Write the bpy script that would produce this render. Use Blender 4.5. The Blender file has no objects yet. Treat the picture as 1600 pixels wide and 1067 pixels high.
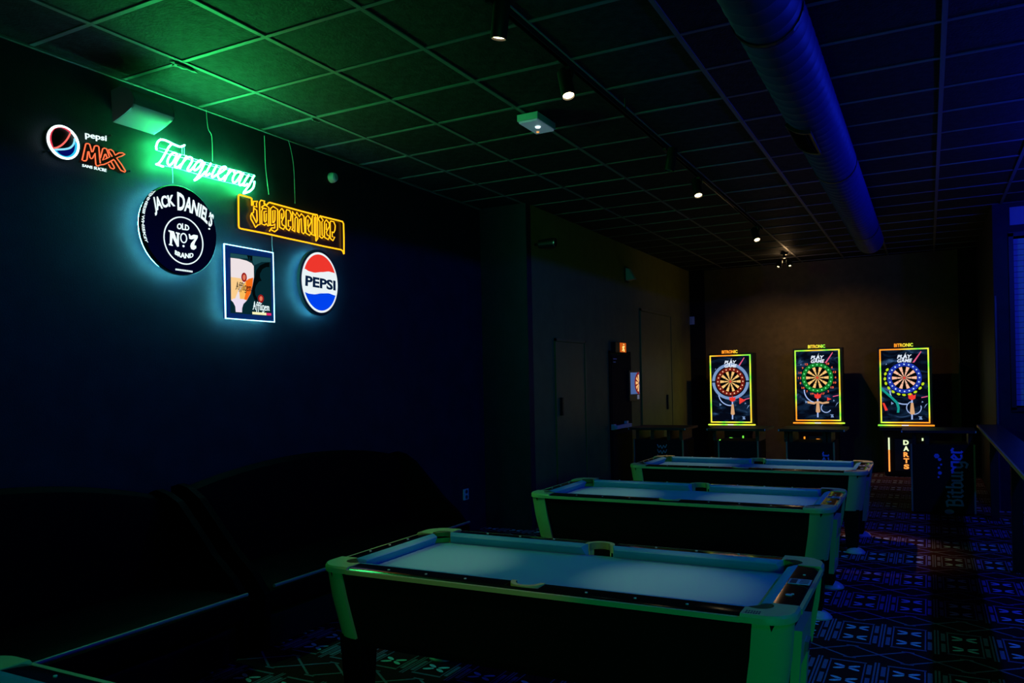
import bpy, bmesh, math, random
from mathutils import Vector, Matrix
random.seed(7)
C = bpy.context.scene.collection
PI = math.pi

# ------------------------------------------------------------------ camera
F, YAW, ROLL, Y0, CZ = 1233.3, 0.485345, -0.021005, 594.5, 1.70
def _m3(a, b): return [[sum(a[i][k] * b[k][j] for k in range(3)) for j in range(3)] for i in range(3)]
_cy, _sy, _cr, _sr = math.cos(YAW), math.sin(YAW), math.cos(ROLL), math.sin(ROLL)
CAMM = _m3([[_cr, -_sr, 0], [_sr, _cr, 0], [0, 0, 1]], [[_cy, _sy, 0], [0, 0, -1], [-_sy, _cy, 0]])
cam_d = bpy.data.cameras.new('camera'); cam = bpy.data.objects.new('camera', cam_d); C.objects.link(cam)
cam_d.sensor_width = 36; cam_d.sensor_fit = 'HORIZONTAL'; cam_d.lens = F / 1600 * 36
cam_d.shift_y = (Y0 - 533.5) / 1600; cam_d.clip_start = 0.05; cam_d.clip_end = 100
r0, r1, r2 = CAMM
cam.matrix_world = Matrix(((r0[0], -r1[0], -r2[0], 0), (r0[1], -r1[1], -r2[1], 0), (r0[2], -r1[2], -r2[2], CZ), (0, 0, 0, 1)))
bpy.context.scene.camera = cam

# ------------------------------------------------------------------ world, exposure, lights
sc = bpy.context.scene
w = bpy.data.worlds.new('world'); sc.world = w; w.use_nodes = True
w.node_tree.nodes['Background'].inputs[0].default_value = (0.0, 0.0, 0.0, 1)
w.node_tree.nodes['Background'].inputs[1].default_value = 0.0
sc.view_settings.view_transform = 'Standard'; sc.view_settings.look = 'None'
sc.view_settings.exposure = 0.0; sc.view_settings.gamma = 1.0; sc.view_settings.use_curve_mapping = False
sc.cycles.use_denoising = True; sc.cycles.max_bounces = 6; sc.cycles.caustics_reflective = False; sc.cycles.caustics_refractive = False
sc.cycles.sample_clamp_indirect = 3.0

def lamp(kind, name, loc, power, color, target=None, radius=0.03, angle=40, blend=0.6, parent=None):
    d = bpy.data.lights.new(name, kind); d.energy = power; d.color = color
    o = bpy.data.objects.new(name, d); C.objects.link(o); o.location = loc
    d.shadow_soft_size = radius
    if kind == 'SPOT': d.spot_size = math.radians(angle); d.spot_blend = blend
    if target is not None:
        o.rotation_euler = (Vector(target) - Vector(loc)).to_track_quat('-Z', 'Y').to_euler()
    return o
BLUE = (0.012, 0.03, 1.0)
for y_, p_ in ((1.5, 24), (3.6, 34), (5.7, 60), (7.8, 95), (9.3, 14)):      # the blue tubes along the right-hand side of the hall
    lamp('POINT', 'blue_tube_light', (1.70, y_, 3.40), p_, BLUE, radius=0.05)

lamp('SPOT', 'green_sign_light', (1.55, -2.2, 1.85), 125, (0.0, 1.0, 0.36), (-2.2, 2.3, 1.2), radius=0.25, angle=64, blend=0.6)
lamp('SPOT', 'track_spill_light', (-1.88, 1.9, 3.40), 20, (1.0, 0.62, 0.30), (-2.0, 3.9, 0.77), radius=0.04, angle=37, blend=0.3)    # the track's lamps nearer than the frame shows      # glow of another green sign behind the camera

# ------------------------------------------------------------------ geometry helpers
def ray(u, v):
    a, b = (u - 800) / F, (v - Y0) / F
    return Vector([CAMM[0][i] * a + CAMM[1][i] * b + CAMM[2][i] for i in range(3)])
EYE = Vector((0, 0, CZ))
def onX(u, v, x): d = ray(u, v); return EYE + d * (x / d.x)
def onY(u, v, y): d = ray(u, v); return EYE + d * (y / d.y)
def onZ(u, v, z): d = ray(u, v); return EYE + d * ((z - CZ) / d.z)

class MB:
    """collects geometry; build() links it as ONE mesh object"""
    def __init__(s): s.v = []; s.f = []; s.m = []
    def add(s, vs, fs, mi=0):
        n = len(s.v); s.v += [Vector(p) for p in vs]; s.f += [tuple(i + n for i in f) for f in fs]; s.m += [mi] * len(fs); return s
    def box(s, lo, hi, mi=0):
        (a, b, c), (d, e, f) = lo, hi
        return s.add([(a, b, c), (d, b, c), (d, e, c), (a, e, c), (a, b, f), (d, b, f), (d, e, f), (a, e, f)],
                     [(3, 2, 1, 0), (4, 5, 6, 7), (0, 1, 5, 4), (1, 2, 6, 5), (2, 3, 7, 6), (3, 0, 4, 7)], mi)
    def prism(s, poly, fn, a, b, mi=0):
        """polygon (2D) extruded from a to b; fn(p, q, t) -> 3D"""
        n = len(poly)
        vs = [fn(p[0], p[1], a) for p in poly] + [fn(p[0], p[1], b) for p in poly]
        fs = [tuple(range(n))[::-1], tuple(range(n, 2 * n))] + [(i, (i + 1) % n, n + (i + 1) % n, n + i) for i in range(n)]
        return s.add(vs, fs, mi)
    def loft(s, rings, closed=True, caps=True, mi=0):
        n = len(rings[0]); vs = [p for r in rings for p in r]; fs = []
        for k in range(len(rings) - 1):
            for i in range(n if closed else n - 1):
                j = (i + 1) % n
                fs.append((k * n + i, k * n + j, (k + 1) * n + j, (k + 1) * n + i))
        if caps: fs += [tuple(range(n))[::-1], tuple(range((len(rings) - 1) * n, len(rings) * n))]
        return s.add(vs, fs, mi)
    def tube(s, pts, r, n=8, closed=False, mi=0):
        pts = [Vector(p) for p in pts]
        q = [pts[0]]
        for p in pts[1:]:
            if (p - q[-1]).length > 1e-5: q.append(p)
        pts = q; m = len(pts)
        if m < 2: return s
        rings = []; up = None
        for i in range(m):
            if closed: t = pts[(i + 1) % m] - pts[i - 1]
            else: t = pts[min(i + 1, m - 1)] - pts[max(i - 1, 0)]
            if t.length < 1e-9: t = pts[min(i + 1, m - 1)] - pts[i] if i < m - 1 else pts[i] - pts[i - 1]
            t.normalize()
            if up is None:
                up = t.orthogonal().normalized()
            up = (up - t * up.dot(t))
            up = up.normalized() if up.length > 1e-6 else t.orthogonal().normalized()
            b = t.cross(up)
            rings.append([pts[i] + (up * math.cos(2 * PI * k / n) + b * math.sin(2 * PI * k / n)) * r for k in range(n)])
        if closed: rings.append(rings[0]); return s.loft(rings, True, False, mi)
        return s.loft(rings, True, True, mi)
    def lathe(s, prof, fn, n=24, mi=0, caps=True):
        """prof: (radius, height) list; fn(x, y, h) -> 3D"""
        return s.loft([[fn(r * math.cos(2 * PI * k / n), r * math.sin(2 * PI * k / n), h) for k in range(n)] for r, h in prof], True, caps, mi)
    def build(s, name, mats, parent=None, smooth=False, org=None, kind=None, recalc=True):
        me = bpy.data.meshes.new(name)
        o = bpy.data.objects.new(name, me)
        off = Vector((0, 0, 0))
        if parent is not None and org is None: off = W0.get(parent.name, Vector((0, 0, 0)))
        elif org is not None: off = Vector(org)
        me.from_pydata([tuple(p - off) for p in s.v], [], s.f)
        for m in (mats if isinstance(mats, (list, tuple)) else [mats]): me.materials.append(m)
        for p, mi in zip(me.polygons, s.m): p.material_index = mi
        if recalc:
            bm = bmesh.new(); bm.from_mesh(me); bmesh.ops.recalc_face_normals(bm, faces=bm.faces); bm.to_mesh(me); bm.free()
        if smooth:
            for p in me.polygons: p.use_smooth = True
            try: me.set_sharp_from_angle(angle=math.radians(35))
            except Exception: pass
        C.objects.link(o)
        if parent is not None: o.parent = parent
        elif org is not None: o.location = off; W0[o.name] = off
        if parent is not None: W0[o.name] = off
        if kind: o['kind'] = kind
        return o
W0 = {}
def thing(name, loc, label, cat, group=None):
    o = bpy.data.objects.new(name, None); C.objects.link(o); o.location = loc; o.empty_display_size = 0.1
    W0[o.name] = Vector(loc); o['label'] = label; o['category'] = cat
    if group: o['group'] = group
    return o
def tag(o, label, cat, group=None):
    o['label'] = label; o['category'] = cat
    if group: o['group'] = group
    return o
def copy_tree(root, loc, label, group=None):
    r = root.copy(); C.objects.link(r); r.location = loc; r['label'] = label; W0[r.name] = Vector(loc)
    if group: r['group'] = group
    for ch in list(root.children):
        c = ch.copy(); C.objects.link(c); c.parent = r
        for g in list(ch.children):
            d = g.copy(); C.objects.link(d); d.parent = c
    return r
def smooth_path(pts, k=4, closed=False):
    pts = [Vector(p) for p in pts]; n = len(pts); out = []
    if n < 3: return pts
    for i in range(n if closed else n - 1):
        g = lambda j: pts[j % n] if closed else pts[max(0, min(n - 1, j))]
        p0, p1, p2, p3 = g(i - 1), g(i), g(i + 1), g(i + 2)
        for j in range(k):
            t = j / k
            out.append(0.5 * ((2 * p1) + (p2 - p0) * t + (2 * p0 - 5 * p1 + 4 * p2 - p3) * t * t + (3 * p1 - p0 - 3 * p2 + p3) * t ** 3))
    if not closed: out.append(pts[-1])
    return out

# ------------------------------------------------------------------ materials
def mat(name, col, rough=0.5, metal=0.0, spec=0.5, emit=None, strength=0.0, noise=0.0, nscale=20, bump=0.0, bscale=60):
    m = bpy.data.materials.new(name); m.use_nodes = True; nt = m.node_tree; b = nt.nodes['Principled BSDF']
    b.inputs['Base Color'].default_value = (*col, 1); b.inputs['Roughness'].default_value = rough
    b.inputs['Metallic'].default_value = metal; b.inputs['Specular IOR Level'].default_value = spec
    if emit: b.inputs['Emission Color'].default_value = (*emit, 1); b.inputs['Emission Strength'].default_value = strength
    if noise or bump:
        tc = nt.nodes.new('ShaderNodeTexCoord')
    if noise:
        n = nt.nodes.new('ShaderNodeTexNoise'); n.inputs['Scale'].default_value = nscale; n.inputs['Detail'].default_value = 6
        nt.links.new(tc.outputs['Object'], n.inputs['Vector'])
        r = nt.nodes.new('ShaderNodeValToRGB'); lo, hi = 1 - noise, 1 + noise
        r.color_ramp.elements[0].position = 0.3; r.color_ramp.elements[1].position = 0.7
        r.color_ramp.elements[0].color = (*[min(1, c * lo) for c in col], 1); r.color_ramp.elements[1].color = (*[min(1, c * hi) for c in col], 1)
        nt.links.new(n.outputs['Fac'], r.inputs['Fac']); nt.links.new(r.outputs['Color'], b.inputs['Base Color'])
    if bump:
        n2 = nt.nodes.new('ShaderNodeTexNoise'); n2.inputs['Scale'].default_value = bscale; n2.inputs['Detail'].default_value = 8
        nt.links.new(tc.outputs['Object'], n2.inputs['Vector'])
        bp = nt.nodes.new('ShaderNodeBump'); bp.inputs['Strength'].default_value = bump; bp.inputs['Distance'].default_value = 0.01
        nt.links.new(n2.outputs['Fac'], bp.inputs['Height']); nt.links.new(bp.outputs['Normal'], b.inputs['Normal'])
    return m
def glow(name, col, strength):
    m = bpy.data.materials.new(name); m.use_nodes = True; nt = m.node_tree
    nt.nodes.remove(nt.nodes['Principled BSDF'])
    e = nt.nodes.new('ShaderNodeEmission'); e.inputs[0].default_value = (*col, 1); e.inputs[1].default_value = strength
    nt.links.new(e.outputs[0], nt.nodes['Material Output'].inputs[0])
    return m
class X_:
    """tiny expression builder over math nodes"""
    nt = None
    def __init__(s, sock): s.s = sock
    @staticmethod
    def op(o, *a):
        n = X_.nt.nodes.new('ShaderNodeMath'); n.operation = o
        for i, q in enumerate(a):
            if isinstance(q, X_): X_.nt.links.new(q.s, n.inputs[i])
            else: n.inputs[i].default_value = q
        return X_(n.outputs[0])
    def __add__(s, o): return X_.op('ADD', s, o)
    def __sub__(s, o): return X_.op('SUBTRACT', s, o)
    def __mul__(s, o): return X_.op('MULTIPLY', s, o)
    def lt(s, o): return X_.op('LESS_THAN', s, o)
    def gt(s, o): return X_.op('GREATER_THAN', s, o)
    def abs(s): return X_.op('ABSOLUTE', s)
    def fract(s): return X_.op('FRACT', s)
    def mx(s, o): return X_.op('MAXIMUM', s, o)
def carpet_material():
    m = bpy.data.materials.new('carpet'); m.use_nodes = True; nt = m.node_tree; X_.nt = nt; b = nt.nodes['Principled BSDF']
    g = nt.nodes.new('ShaderNodeNewGeometry'); sp = nt.nodes.new('ShaderNodeSeparateXYZ'); nt.links.new(g.outputs['Position'], sp.inputs[0])
    x, y = X_(sp.outputs[0]), X_(sp.outputs[1])
    PX, PY = 0.31, 0.80
    fx = ((x + 0.14) * (1 / PX) + 0.5).fract() * PX - PX / 2          # metres from the flower column
    fy = ((y - 5.63) * (1 / PY) + 0.5).fract() * PY - PY / 2          # metres from the middle of a flower pair
    ax, ay = fx.abs(), fy.abs()
    dy = (ay - 0.105).abs()
    c, s = math.cos(0.5), math.sin(0.5)
    px, py = ax - 0.040, dy - 0.024
    e1, e2 = px * c + py * s, py * c - px * s
    d = (e1 * (1 / 0.034)) * (e1 * (1 / 0.034)) + (e2 * (1 / 0.0135)) * (e2 * (1 / 0.0135))
    petal = d.lt(1.0)
    bar = (ax - 0.118).abs().lt(0.012) * ay.lt(0.19) * ay.gt(0.03)
    frame = ((ay - 0.215).abs().lt(0.008)) * ax.lt(0.10)
    bx = X_(fx.s); bxm = PX / 2
    qx = (ax - bxm).abs(); qy = (ay - PY / 2).abs()                   # from the crossing point between pairs
    cross = (qx * 0.75 - qy).abs().lt(0.0085) * qy.lt(0.10)
    band = (qy - 0.112).abs().lt(0.007) * qx.gt(0.12)
    bar2 = (ax - 0.146).abs().lt(0.005) * ay.lt(0.25)
    bar3 = (ax - 0.093).abs().lt(0.004) * ay.lt(0.20)
    lines = bar.mx(frame).mx(cross).mx(band).mx(bar2).mx(bar3)
    no = nt.nodes.new('ShaderNodeTexNoise'); no.inputs['Scale'].default_value = 90; no.inputs['Detail'].default_value = 4
    nt.links.new(g.outputs['Position'], no.inputs['Vector'])
    nf = X_(no.outputs['Fac']) * 1.2 + 0.4
    def mixc(f, a, bb):
        n = nt.nodes.new('ShaderNodeMix'); n.data_type = 'RGBA'; nt.links.new(f.s, n.inputs[0])
        for q, i in ((a, 6), (bb, 7)):
            if isinstance(q, tuple): n.inputs[i].default_value = (*q, 1)
            else: nt.links.new(q, n.inputs[i])
        return n.outputs[2]
    base = mixc(lines, (0.05, 0.008, 0.009), (0.20, 0.18, 0.30))
    base = mixc(petal, base, (0.55, 0.75, 0.85))
    mu = nt.nodes.new('ShaderNodeMix'); mu.data_type = 'RGBA'; mu.blend_type = 'MULTIPLY'; mu.inputs[0].default_value = 1
    cb = nt.nodes.new('ShaderNodeCombineColor')
    for i in range(3): nt.links.new(nf.s, cb.inputs[i])
    nt.links.new(base, mu.inputs[6]); nt.links.new(cb.outputs[0], mu.inputs[7]); nt.links.new(mu.outputs[2], b.inputs['Base Color'])
    b.inputs['Roughness'].default_value = 0.95; b.inputs['Specular IOR Level'].default_value = 0.1
    return m
M = {}
M['carpet'] = carpet_material()
M['wall'] = mat('black_wall_paint', (0.012, 0.016, 0.030), 0.6, spec=0.25, noise=0.25, nscale=6, bump=0.12, bscale=120)
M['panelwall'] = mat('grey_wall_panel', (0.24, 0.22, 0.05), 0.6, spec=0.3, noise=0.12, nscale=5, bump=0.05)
M['backwall'] = mat('brown_back_wall', (0.11, 0.080, 0.035), 0.8, spec=0.1, noise=0.12, nscale=9, bump=0.1)
M['tile'] = mat('black_ceiling_tile', (0.022, 0.022, 0.024), 0.75, spec=0.2, noise=0.55, nscale=14, bump=0.5, bscale=55)
M['bar'] = mat('ceiling_grid_paint', (0.18, 0.18, 0.18), 0.5, spec=0.3)
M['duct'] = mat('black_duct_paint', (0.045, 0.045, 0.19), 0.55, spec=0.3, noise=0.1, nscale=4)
M['black'] = mat('black_metal', (0.012, 0.012, 0.013), 0.45, spec=0.4)
M['matte'] = mat('matte_black', (0.008, 0.008, 0.009), 0.8, spec=0.15)
M['gloss'] = mat('black_gloss_laminate', (0.006, 0.006, 0.007), 0.13, spec=0.5)
M['cabinet'] = mat('black_table_cabinet', (0.006, 0.006, 0.006), 0.7, spec=0.1)
M['cast'] = mat('pale_casting', (0.62, 0.60, 0.25), 0.5, spec=0.5)
M['pad'] = mat('pale_foot_pad', (0.6, 0.63, 0.6), 0.35)
M['cloth'] = mat('blue_green_cloth', (0.085, 0.37, 0.56), 0.85, spec=0.2, noise=0.06, nscale=300, bump=0.05, bscale=900)
M['sight'] = mat('pearl_sight', (0.8, 0.8, 0.75), 0.25)
M['leather'] = mat('black_leather', (0.0011, 0.0009, 0.0018), 0.6, spec=0.03, bump=0.08, bscale=90)
M['white'] = mat('white_plastic', (0.7, 0.7, 0.72), 0.4)
M['cable'] = mat('pale_cable', (0.45, 0.5, 0.45), 0.5)
M['chrome'] = mat('brushed_steel', (0.6, 0.58, 0.5), 0.25, metal=1.0)
M['speaker'] = mat('speaker_grille', (0.30, 0.30, 0.30), 0.6, spec=0.3, bump=0.1, bscale=400)
M['acrylic'] = mat('clear_acrylic_edge', (0.35, 0.4, 0.4), 0.2)
M['signblack'] = mat('sign_face_black', (0.004, 0.005, 0.006), 0.35, spec=0.15)
M['wood'] = mat('dark_counter', (0.03, 0.028, 0.03), 0.35, noise=0.3, nscale=8)
M['edge'] = mat('pale_edge_trim', (0.40, 0.30, 0.16), 0.35)
M['glint'] = mat('painted_edge_glint', (0.10, 0.08, 0.07), 0.4)  # lighter tone for the light painted on black pillar edges
M['seat_highlight'] = mat('painted_seat_highlight', (0.16, 0.14, 0.17), 0.45)  # pale tone that paints the highlight on the seat's front edge
M['blind'] = mat('window_blind', (0.5, 0.5, 0.55), 0.6)
M['print'] = mat('pale_print', (0.55, 0.55, 0.6), 0.6)
M['dim'] = mat('dark_mark', (0.05, 0.05, 0.05), 0.6)
# glass and sign light
M['green'] = glow('green_neon', (0.03, 1.0, 0.19), 150.0)
M['amber'] = glow('amber_neon', (1.7, 0.74, 0.014), 1.0)
M['orange'] = glow('orange_neon', (1.0, 0.16, 0.06), 1.25)
M['red'] = glow('red_neon', (1.0, 0.05, 0.10), 0.8)
M['redl'] = glow('light_red_neon', (1.0, 0.16, 0.13), 1.0)
M['cyan'] = glow('cyan_neon', (0.02, 0.55, 0.95), 1.0)
M['sky'] = glow('pale_blue_neon', (0.25, 0.75, 1.0), 1.1)
M['deepblue'] = glow('deep_blue_panel', (0.0, 0.003, 0.12), 1.0)
M['coolwhite'] = glow('cool_white_neon', (0.75, 0.95, 1.0), 3.0)
M['letter'] = glow('lit_white_letter', (0.80, 0.98, 1.0), 1.15)
M['halo'] = glow('cool_halo_led', (0.12, 0.85, 0.95), 70.0)
M['frameled'] = glow('frame_edge_led', (0.30, 0.78, 1.0), 4.5)
M['spot'] = glow('warm_lamp_lens', (1.0, 0.78, 0.42), 9.0)
def flat(name, r, g, b, k=1.0):
    """light of a backlit print, given as the screen colour it shows"""
    f = lambda c: ((c / 255 + 0.055) / 1.055) ** 2.4 if c > 10 else c / 255 / 12.92
    return glow(name, (f(r), f(g), f(b)), k)

# ------------------------------------------------------------------ text and print helpers
_tc = {}
def text_geo(s, bold=0.0, space=1.0):
    key = (s, bold, space)
    if key in _tc: return _tc[key]
    cu = bpy.data.curves.new('txt', 'FONT'); cu.body = s; cu.offset = bold; cu.resolution_u = 3; cu.space_character = space
    o = bpy.data.objects.new('txt', cu); C.objects.link(o)
    dg = bpy.context.evaluated_depsgraph_get(); me = bpy.data.meshes.new_from_object(o.evaluated_get(dg))
    vs = [v.co.copy() for v in me.vertices]; fs = [tuple(p.vertices) for p in me.polygons]
    bpy.data.objects.remove(o); bpy.data.curves.remove(cu); bpy.data.meshes.remove(me)
    x0, x1 = min(v.x for v in vs), max(v.x for v in vs); y0, y1 = min(v.y for v in vs), max(v.y for v in vs)
    out = ([((v.x - x0) / (x1 - x0), (v.y - y0) / (y1 - y0)) for v in vs], fs); _tc[key] = out
    return out
def lerp_poly(pts, t):
    n = len(pts) - 1; k = min(int(t * n), n - 1); f = t * n - k
    return pts[k].lerp(pts[k + 1], f)
def warp(mb, geo, base, top, normal, depth=0.0, mi=0):
    """lays unit-square 2D geometry between a base and a top line of 3D points; depth gives thickness along normal"""
    vs, fs = geo
    base = [Vector(p) for p in base]; top = [Vector(p) for p in top]
    P = [lerp_poly(base, q[0]).lerp(lerp_poly(top, q[0]), q[1]) + Vector(normal) * (q[2] if len(q) > 2 else 0) for q in vs]
    if depth <= 0: return mb.add(P, fs, mi)
    n = Vector(normal) * depth; k = len(P)
    cnt = {}
    for f in fs:
        for a, b in zip(f, f[1:] + f[:1]): cnt[(a, b)] = 1
    side = [(a, b, b + k, a + k) for (a, b) in cnt if (b, a) not in cnt]
    return mb.add(P + [p + n for p in P], [f for f in fs] + [tuple(i + k for i in f) for f in fs] + side, mi)
BL = {  # broken-letter strokes in a unit box
 'A': (.66, [[(0,0),(.12,.15),(.3,.95)], [(.3,.95),(.5,.1),(.6,0)], [(.1,.4),(.5,.4)]]),
 'f': (.36, [[(.08,-.25),(.15,0),(.15,.8),(.25,.95),(.38,.88)], [(0,.6),(.32,.6)]]),
 'l': (.24, [[(.1,.95),(.1,.1),(.2,0)]]),
 'i': (.26, [[(.1,.6),(.1,.1),(.2,0)], [(.05,.8),(.15,.88)]]),
 'g': (.52, [[(.4,.6),(.12,.6),(.05,.5),(.05,.12),(.15,0),(.38,.08)], [(.4,.62),(.4,-.15),(.28,-.3),(.05,-.22)]]),
 'e': (.44, [[(.35,.05),(.18,0),(.07,.12),(.07,.48),(.2,.6),(.35,.48),(.1,.28)]]),
 'm': (.68, [[(.05,0),(.05,.6)], [(.05,.5),(.2,.6),(.28,.5),(.28,0)], [(.28,.5),(.43,.6),(.51,.5),(.51,.08),(.6,0)]]),
 'B': (.56, [[(.1,0),(.1,.95)], [(0,.9),(.3,.95),(.42,.82),(.38,.6),(.12,.52)], [(.12,.52),(.4,.5),(.46,.3),(.4,.08),(.1,0)]]),
 't': (.38, [[(.12,.85),(.12,.12),(.22,0),(.32,.06)], [(0,.6),(.3,.6)]]),
 'b': (.48, [[(.08,.95),(.08,.1),(.2,0),(.38,.1),(.38,.48),(.25,.6),(.1,.5)]]),
 'u': (.5, [[(.05,.6),(.05,.12),(.15,0),(.35,.1)], [(.35,.6),(.35,.08),(.44,0)]]),
 'r': (.38, [[(.08,.6),(.08,.05),(.14,0)], [(.08,.48),(.22,.6),(.34,.52)]]),
}
def broken_text(s, th=0.10):
    x = 0; vs = []; fs = []
    for ch in s:
        wdt, st = BL[ch]
        for line in st:
            for (a, b), (c, d) in zip(line, line[1:]):
                L = math.hypot(c - a, d - b); ux, uy = (c - a) / L, (d - b) / L; nx, ny = -uy * th / 2, ux * th / 2
                a2, b2, c2, d2 = a - ux * th * .3, b - uy * th * .3, c + ux * th * .3, d + uy * th * .3
                n = len(vs)
                vs += [(x + a2 + nx, b2 + ny), (x + a2 - nx, b2 - ny), (x + c2 - nx, d2 - ny), (x + c2 + nx, d2 + ny)]; fs.append((n, n + 1, n + 2, n + 3))
        x += wdt
    return [(p / x, (q + .3) / 1.3, (i // 4) * 0.00012) for i, (p, q) in enumerate(vs)], fs

# ================================================================== SETTING
CEIL = 3.71
XL, XL2, YB, YSTEP = -4.60, -4.00, 14.95, 8.0
XR, XR2, YR = 1.95, 0.72, 11.2
fl = MB().box((XL - .1, -3.1, -0.08), (XR + .1, YB + .1, 0.0)).build('floor', M['carpet'], kind='structure')
MB().box((XL - .12, -3.0, 0), (XL, YSTEP, CEIL)).build('wall_left', M['wall'], kind='structure')
MB().box((XL - .12, YSTEP, 0), (XL2, YSTEP + .12, CEIL)).build('wall_return', M['wall'], kind='structure')
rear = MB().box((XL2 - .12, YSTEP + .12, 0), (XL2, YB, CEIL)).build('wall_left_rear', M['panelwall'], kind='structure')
MB().box((XL2 - .12, YB, 0), (XR2 + .12, YB + .12, CEIL)).build('wall_back', M['backwall'], kind='structure')
MB().box((XR, -3.0, 0), (XR + .12, YR, CEIL)).build('wall_right', M['wall'], kind='structure')
MB().box((XR2, YR + .12, 0), (XR2 + .12, YB, CEIL)).build('wall_right_rear', M['wall'], kind='structure')
MB().box((XL - .12, -3.12, 0), (XR + .12, -3.0, CEIL)).build('wall_front', M['wall'], kind='structure')
# right-hand return wall with the blue-lit window
rw = MB()
rw.box((XR2, YR, 0), (XR + .12, YR + .12, 1.25)); rw.box((XR2, YR, 1.25), (0.90, YR + .12, CEIL))
rw.box((1.85, YR, 1.25), (XR + .12, YR + .12, CEIL)); rw.box((0.90, YR, 3.30), (1.85, YR + .12, 3.44))
rw.box((0.90, YR, 3.66), (1.85, YR + .12, CEIL))
rw = rw.build('wall_right_return', M['wall'], kind='structure')
w1 = MB()
for lo, hi in (((0.88, YR - .03, 1.22), (0.93, YR + .02, 3.34)), ((1.82, YR - .03, 1.22), (1.87, YR + .02, 3.34)), ((0.88, YR - .03, 1.20), (1.87, YR + .02, 1.25)), ((0.88, YR - .03, 3.30), (1.87, YR + .02, 3.35))):
    w1.box(lo, hi)
w1 = w1.build('window_1', M['black'], org=(1.35, YR, 1.2), kind='structure')
sl = MB().box((0.93, YR + .03, -0.0), (1.82, YR + .036, 0.062))
first = None
for k in range(30):
    z = 1.27 + k * 0.067
    if first is None:
        first = sl.build('blind_slat', M['blind'], parent=w1, org=(1.35, YR, 0)); first.location = (0, 0, z - 1.2); first.rotation_euler = (0.0, 0, 0)
    else:
        o = first.copy(); C.objects.link(o); o.location = (0, 0, z - 1.2)
MB().box((0.90, YR + .03, 3.44), (1.85, YR + .04, 3.66)).build('window_pane', M['blind'], parent=w1)
# black pier on the back wall; paler strip paints the light on its edge
tp = MB().box((0.46, YB - .12, 0), (0.715, YB, CEIL - .005)).build('trim_1', M['matte'], kind='structure')
MB().box((0.445, YB - .13, 0), (0.465, YB - .11, 2.4)).build('edge_glint', M['glint'], parent=tp)
tp2 = MB().box((0.725, YR - .025, 0.0), (0.745, YR - .005, 2.6)).build('pillar_glint', M['glint'], kind='structure')  # light caught by the pillar edge, painted as a paler strip
tb = MB().box((XL2 + .003, YB - .05, 0), (-3.72, YB - .002, CEIL - .005)).build('trim_3', M['matte'], kind='structure')
# ceiling: slab, separate tiles and painted grid bars
ce = MB().box((XL - .12, -3.12, CEIL + .02), (XR + .12, YB + .12, CEIL + .12)).build('ceiling', M['matte'], kind='structure')
GX0, GXS, GY0, GYS = -4.032, 0.692, 2.776, 0.600
def tile_mesh(wd):
    b = MB(); a, c, g = wd / 2 - .014, GYS / 2 - .014, 0.004
    b.box((-a, -c, 0.0), (a, c, .012)); b.box((-a - .012, -c - .012, .010), (a + .012, c + .012, .018))
    return b
full = tile_mesh(GXS); cut = tile_mesh(GX0 - XL)
f0 = c0 = None
for i in range(-1, 9):
    for j in range(-5, 21):
        yc = GY0 + (j + .5) * GYS
        if yc + GYS / 2 > YB + .31: continue
        if i == -1: xc = (XL + GX0) / 2
        else: xc = GX0 + (i + .5) * GXS
        if xc > XR - .3 or (xc > 1.0 and yc > YR): continue
        src = c0 if i == -1 else f0
        if src is None:
            o = (cut if i == -1 else full).build('ceiling_tile', M['tile'], parent=ce, org=(0, 0, 0))
            if i == -1: c0 = o
            else: f0 = o
        else:
            o = src.copy(); C.objects.link(o)
        o.location = (xc, yc, CEIL + random.uniform(-.001, .002)); o.rotation_euler = (random.uniform(-.002, .002), random.uniform(-.002, .002), 0)
b0 = None
for i in range(0, 9):
    xb = GX0 + i * GXS
    if xb > XR: continue
    if b0 is None: o = b0 = MB().box((-.015, -3.0, -.006), (.015, YB, .006)).build('grid_bar', M['bar'], parent=ce, org=(0, 0, 0))
    else: o = b0.copy(); C.objects.link(o)
    o.location = (xb, 0, CEIL)
b1 = None
for j in range(-4, 21):
    yb = GY0 + j * GYS
    if yb > YB: continue
    x1 = XR
    if b1 is None: o = b1 = MB().box((XL, -.014, -.005), (XR, .014, .005)).build('grid_bar', M['bar'], parent=ce, org=(0, 0, 0))
    else: o = b1.copy(); C.objects.link(o)
    o.location = (0, yb, CEIL)
MB().box((XL, -3, CEIL - .012), (XL + .022, YSTEP, CEIL)).build('wall_angle', M['bar'], parent=ce, org=(0, 0, 0))

# torn tile corners by two grid crossings
for k_, (tx_, ty_, sg) in enumerate(((GX0, GY0 + GYS, 1), (GX0, GY0 + 3 * GYS, -1))):
    b = MB(); jag = [(0, 0), (.09, -.004), (.13, -.02), (.10, -.035), (.06, -.028), (.035, -.05), (.0, -.045), (-.03, -.06), (-.035, -.03), (-.08, -.02), (-.07, 0)]
    sc_ = 1.0 if k_ == 0 else .45
    b.prism([(tx_ - .02 + q * sc_, ty_ + .02 + p * sc_) for p, q in jag], lambda p, q, t: Vector((p, q, t)), CEIL - .016, CEIL - .008)
    b.build('torn_tile_edge', M['bar'], parent=ce, org=(0, 0, 0))
    b = MB(); b.prism([(tx_ - .018 + q * sc_ * .5, ty_ + .02 + p * sc_ * .7) for p, q in jag], lambda p, q, t: Vector((p, q, t)), CEIL - .019, CEIL - .016); b.build('torn_tile_hole', M['matte'], parent=ce, org=(0, 0, 0))
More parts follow.
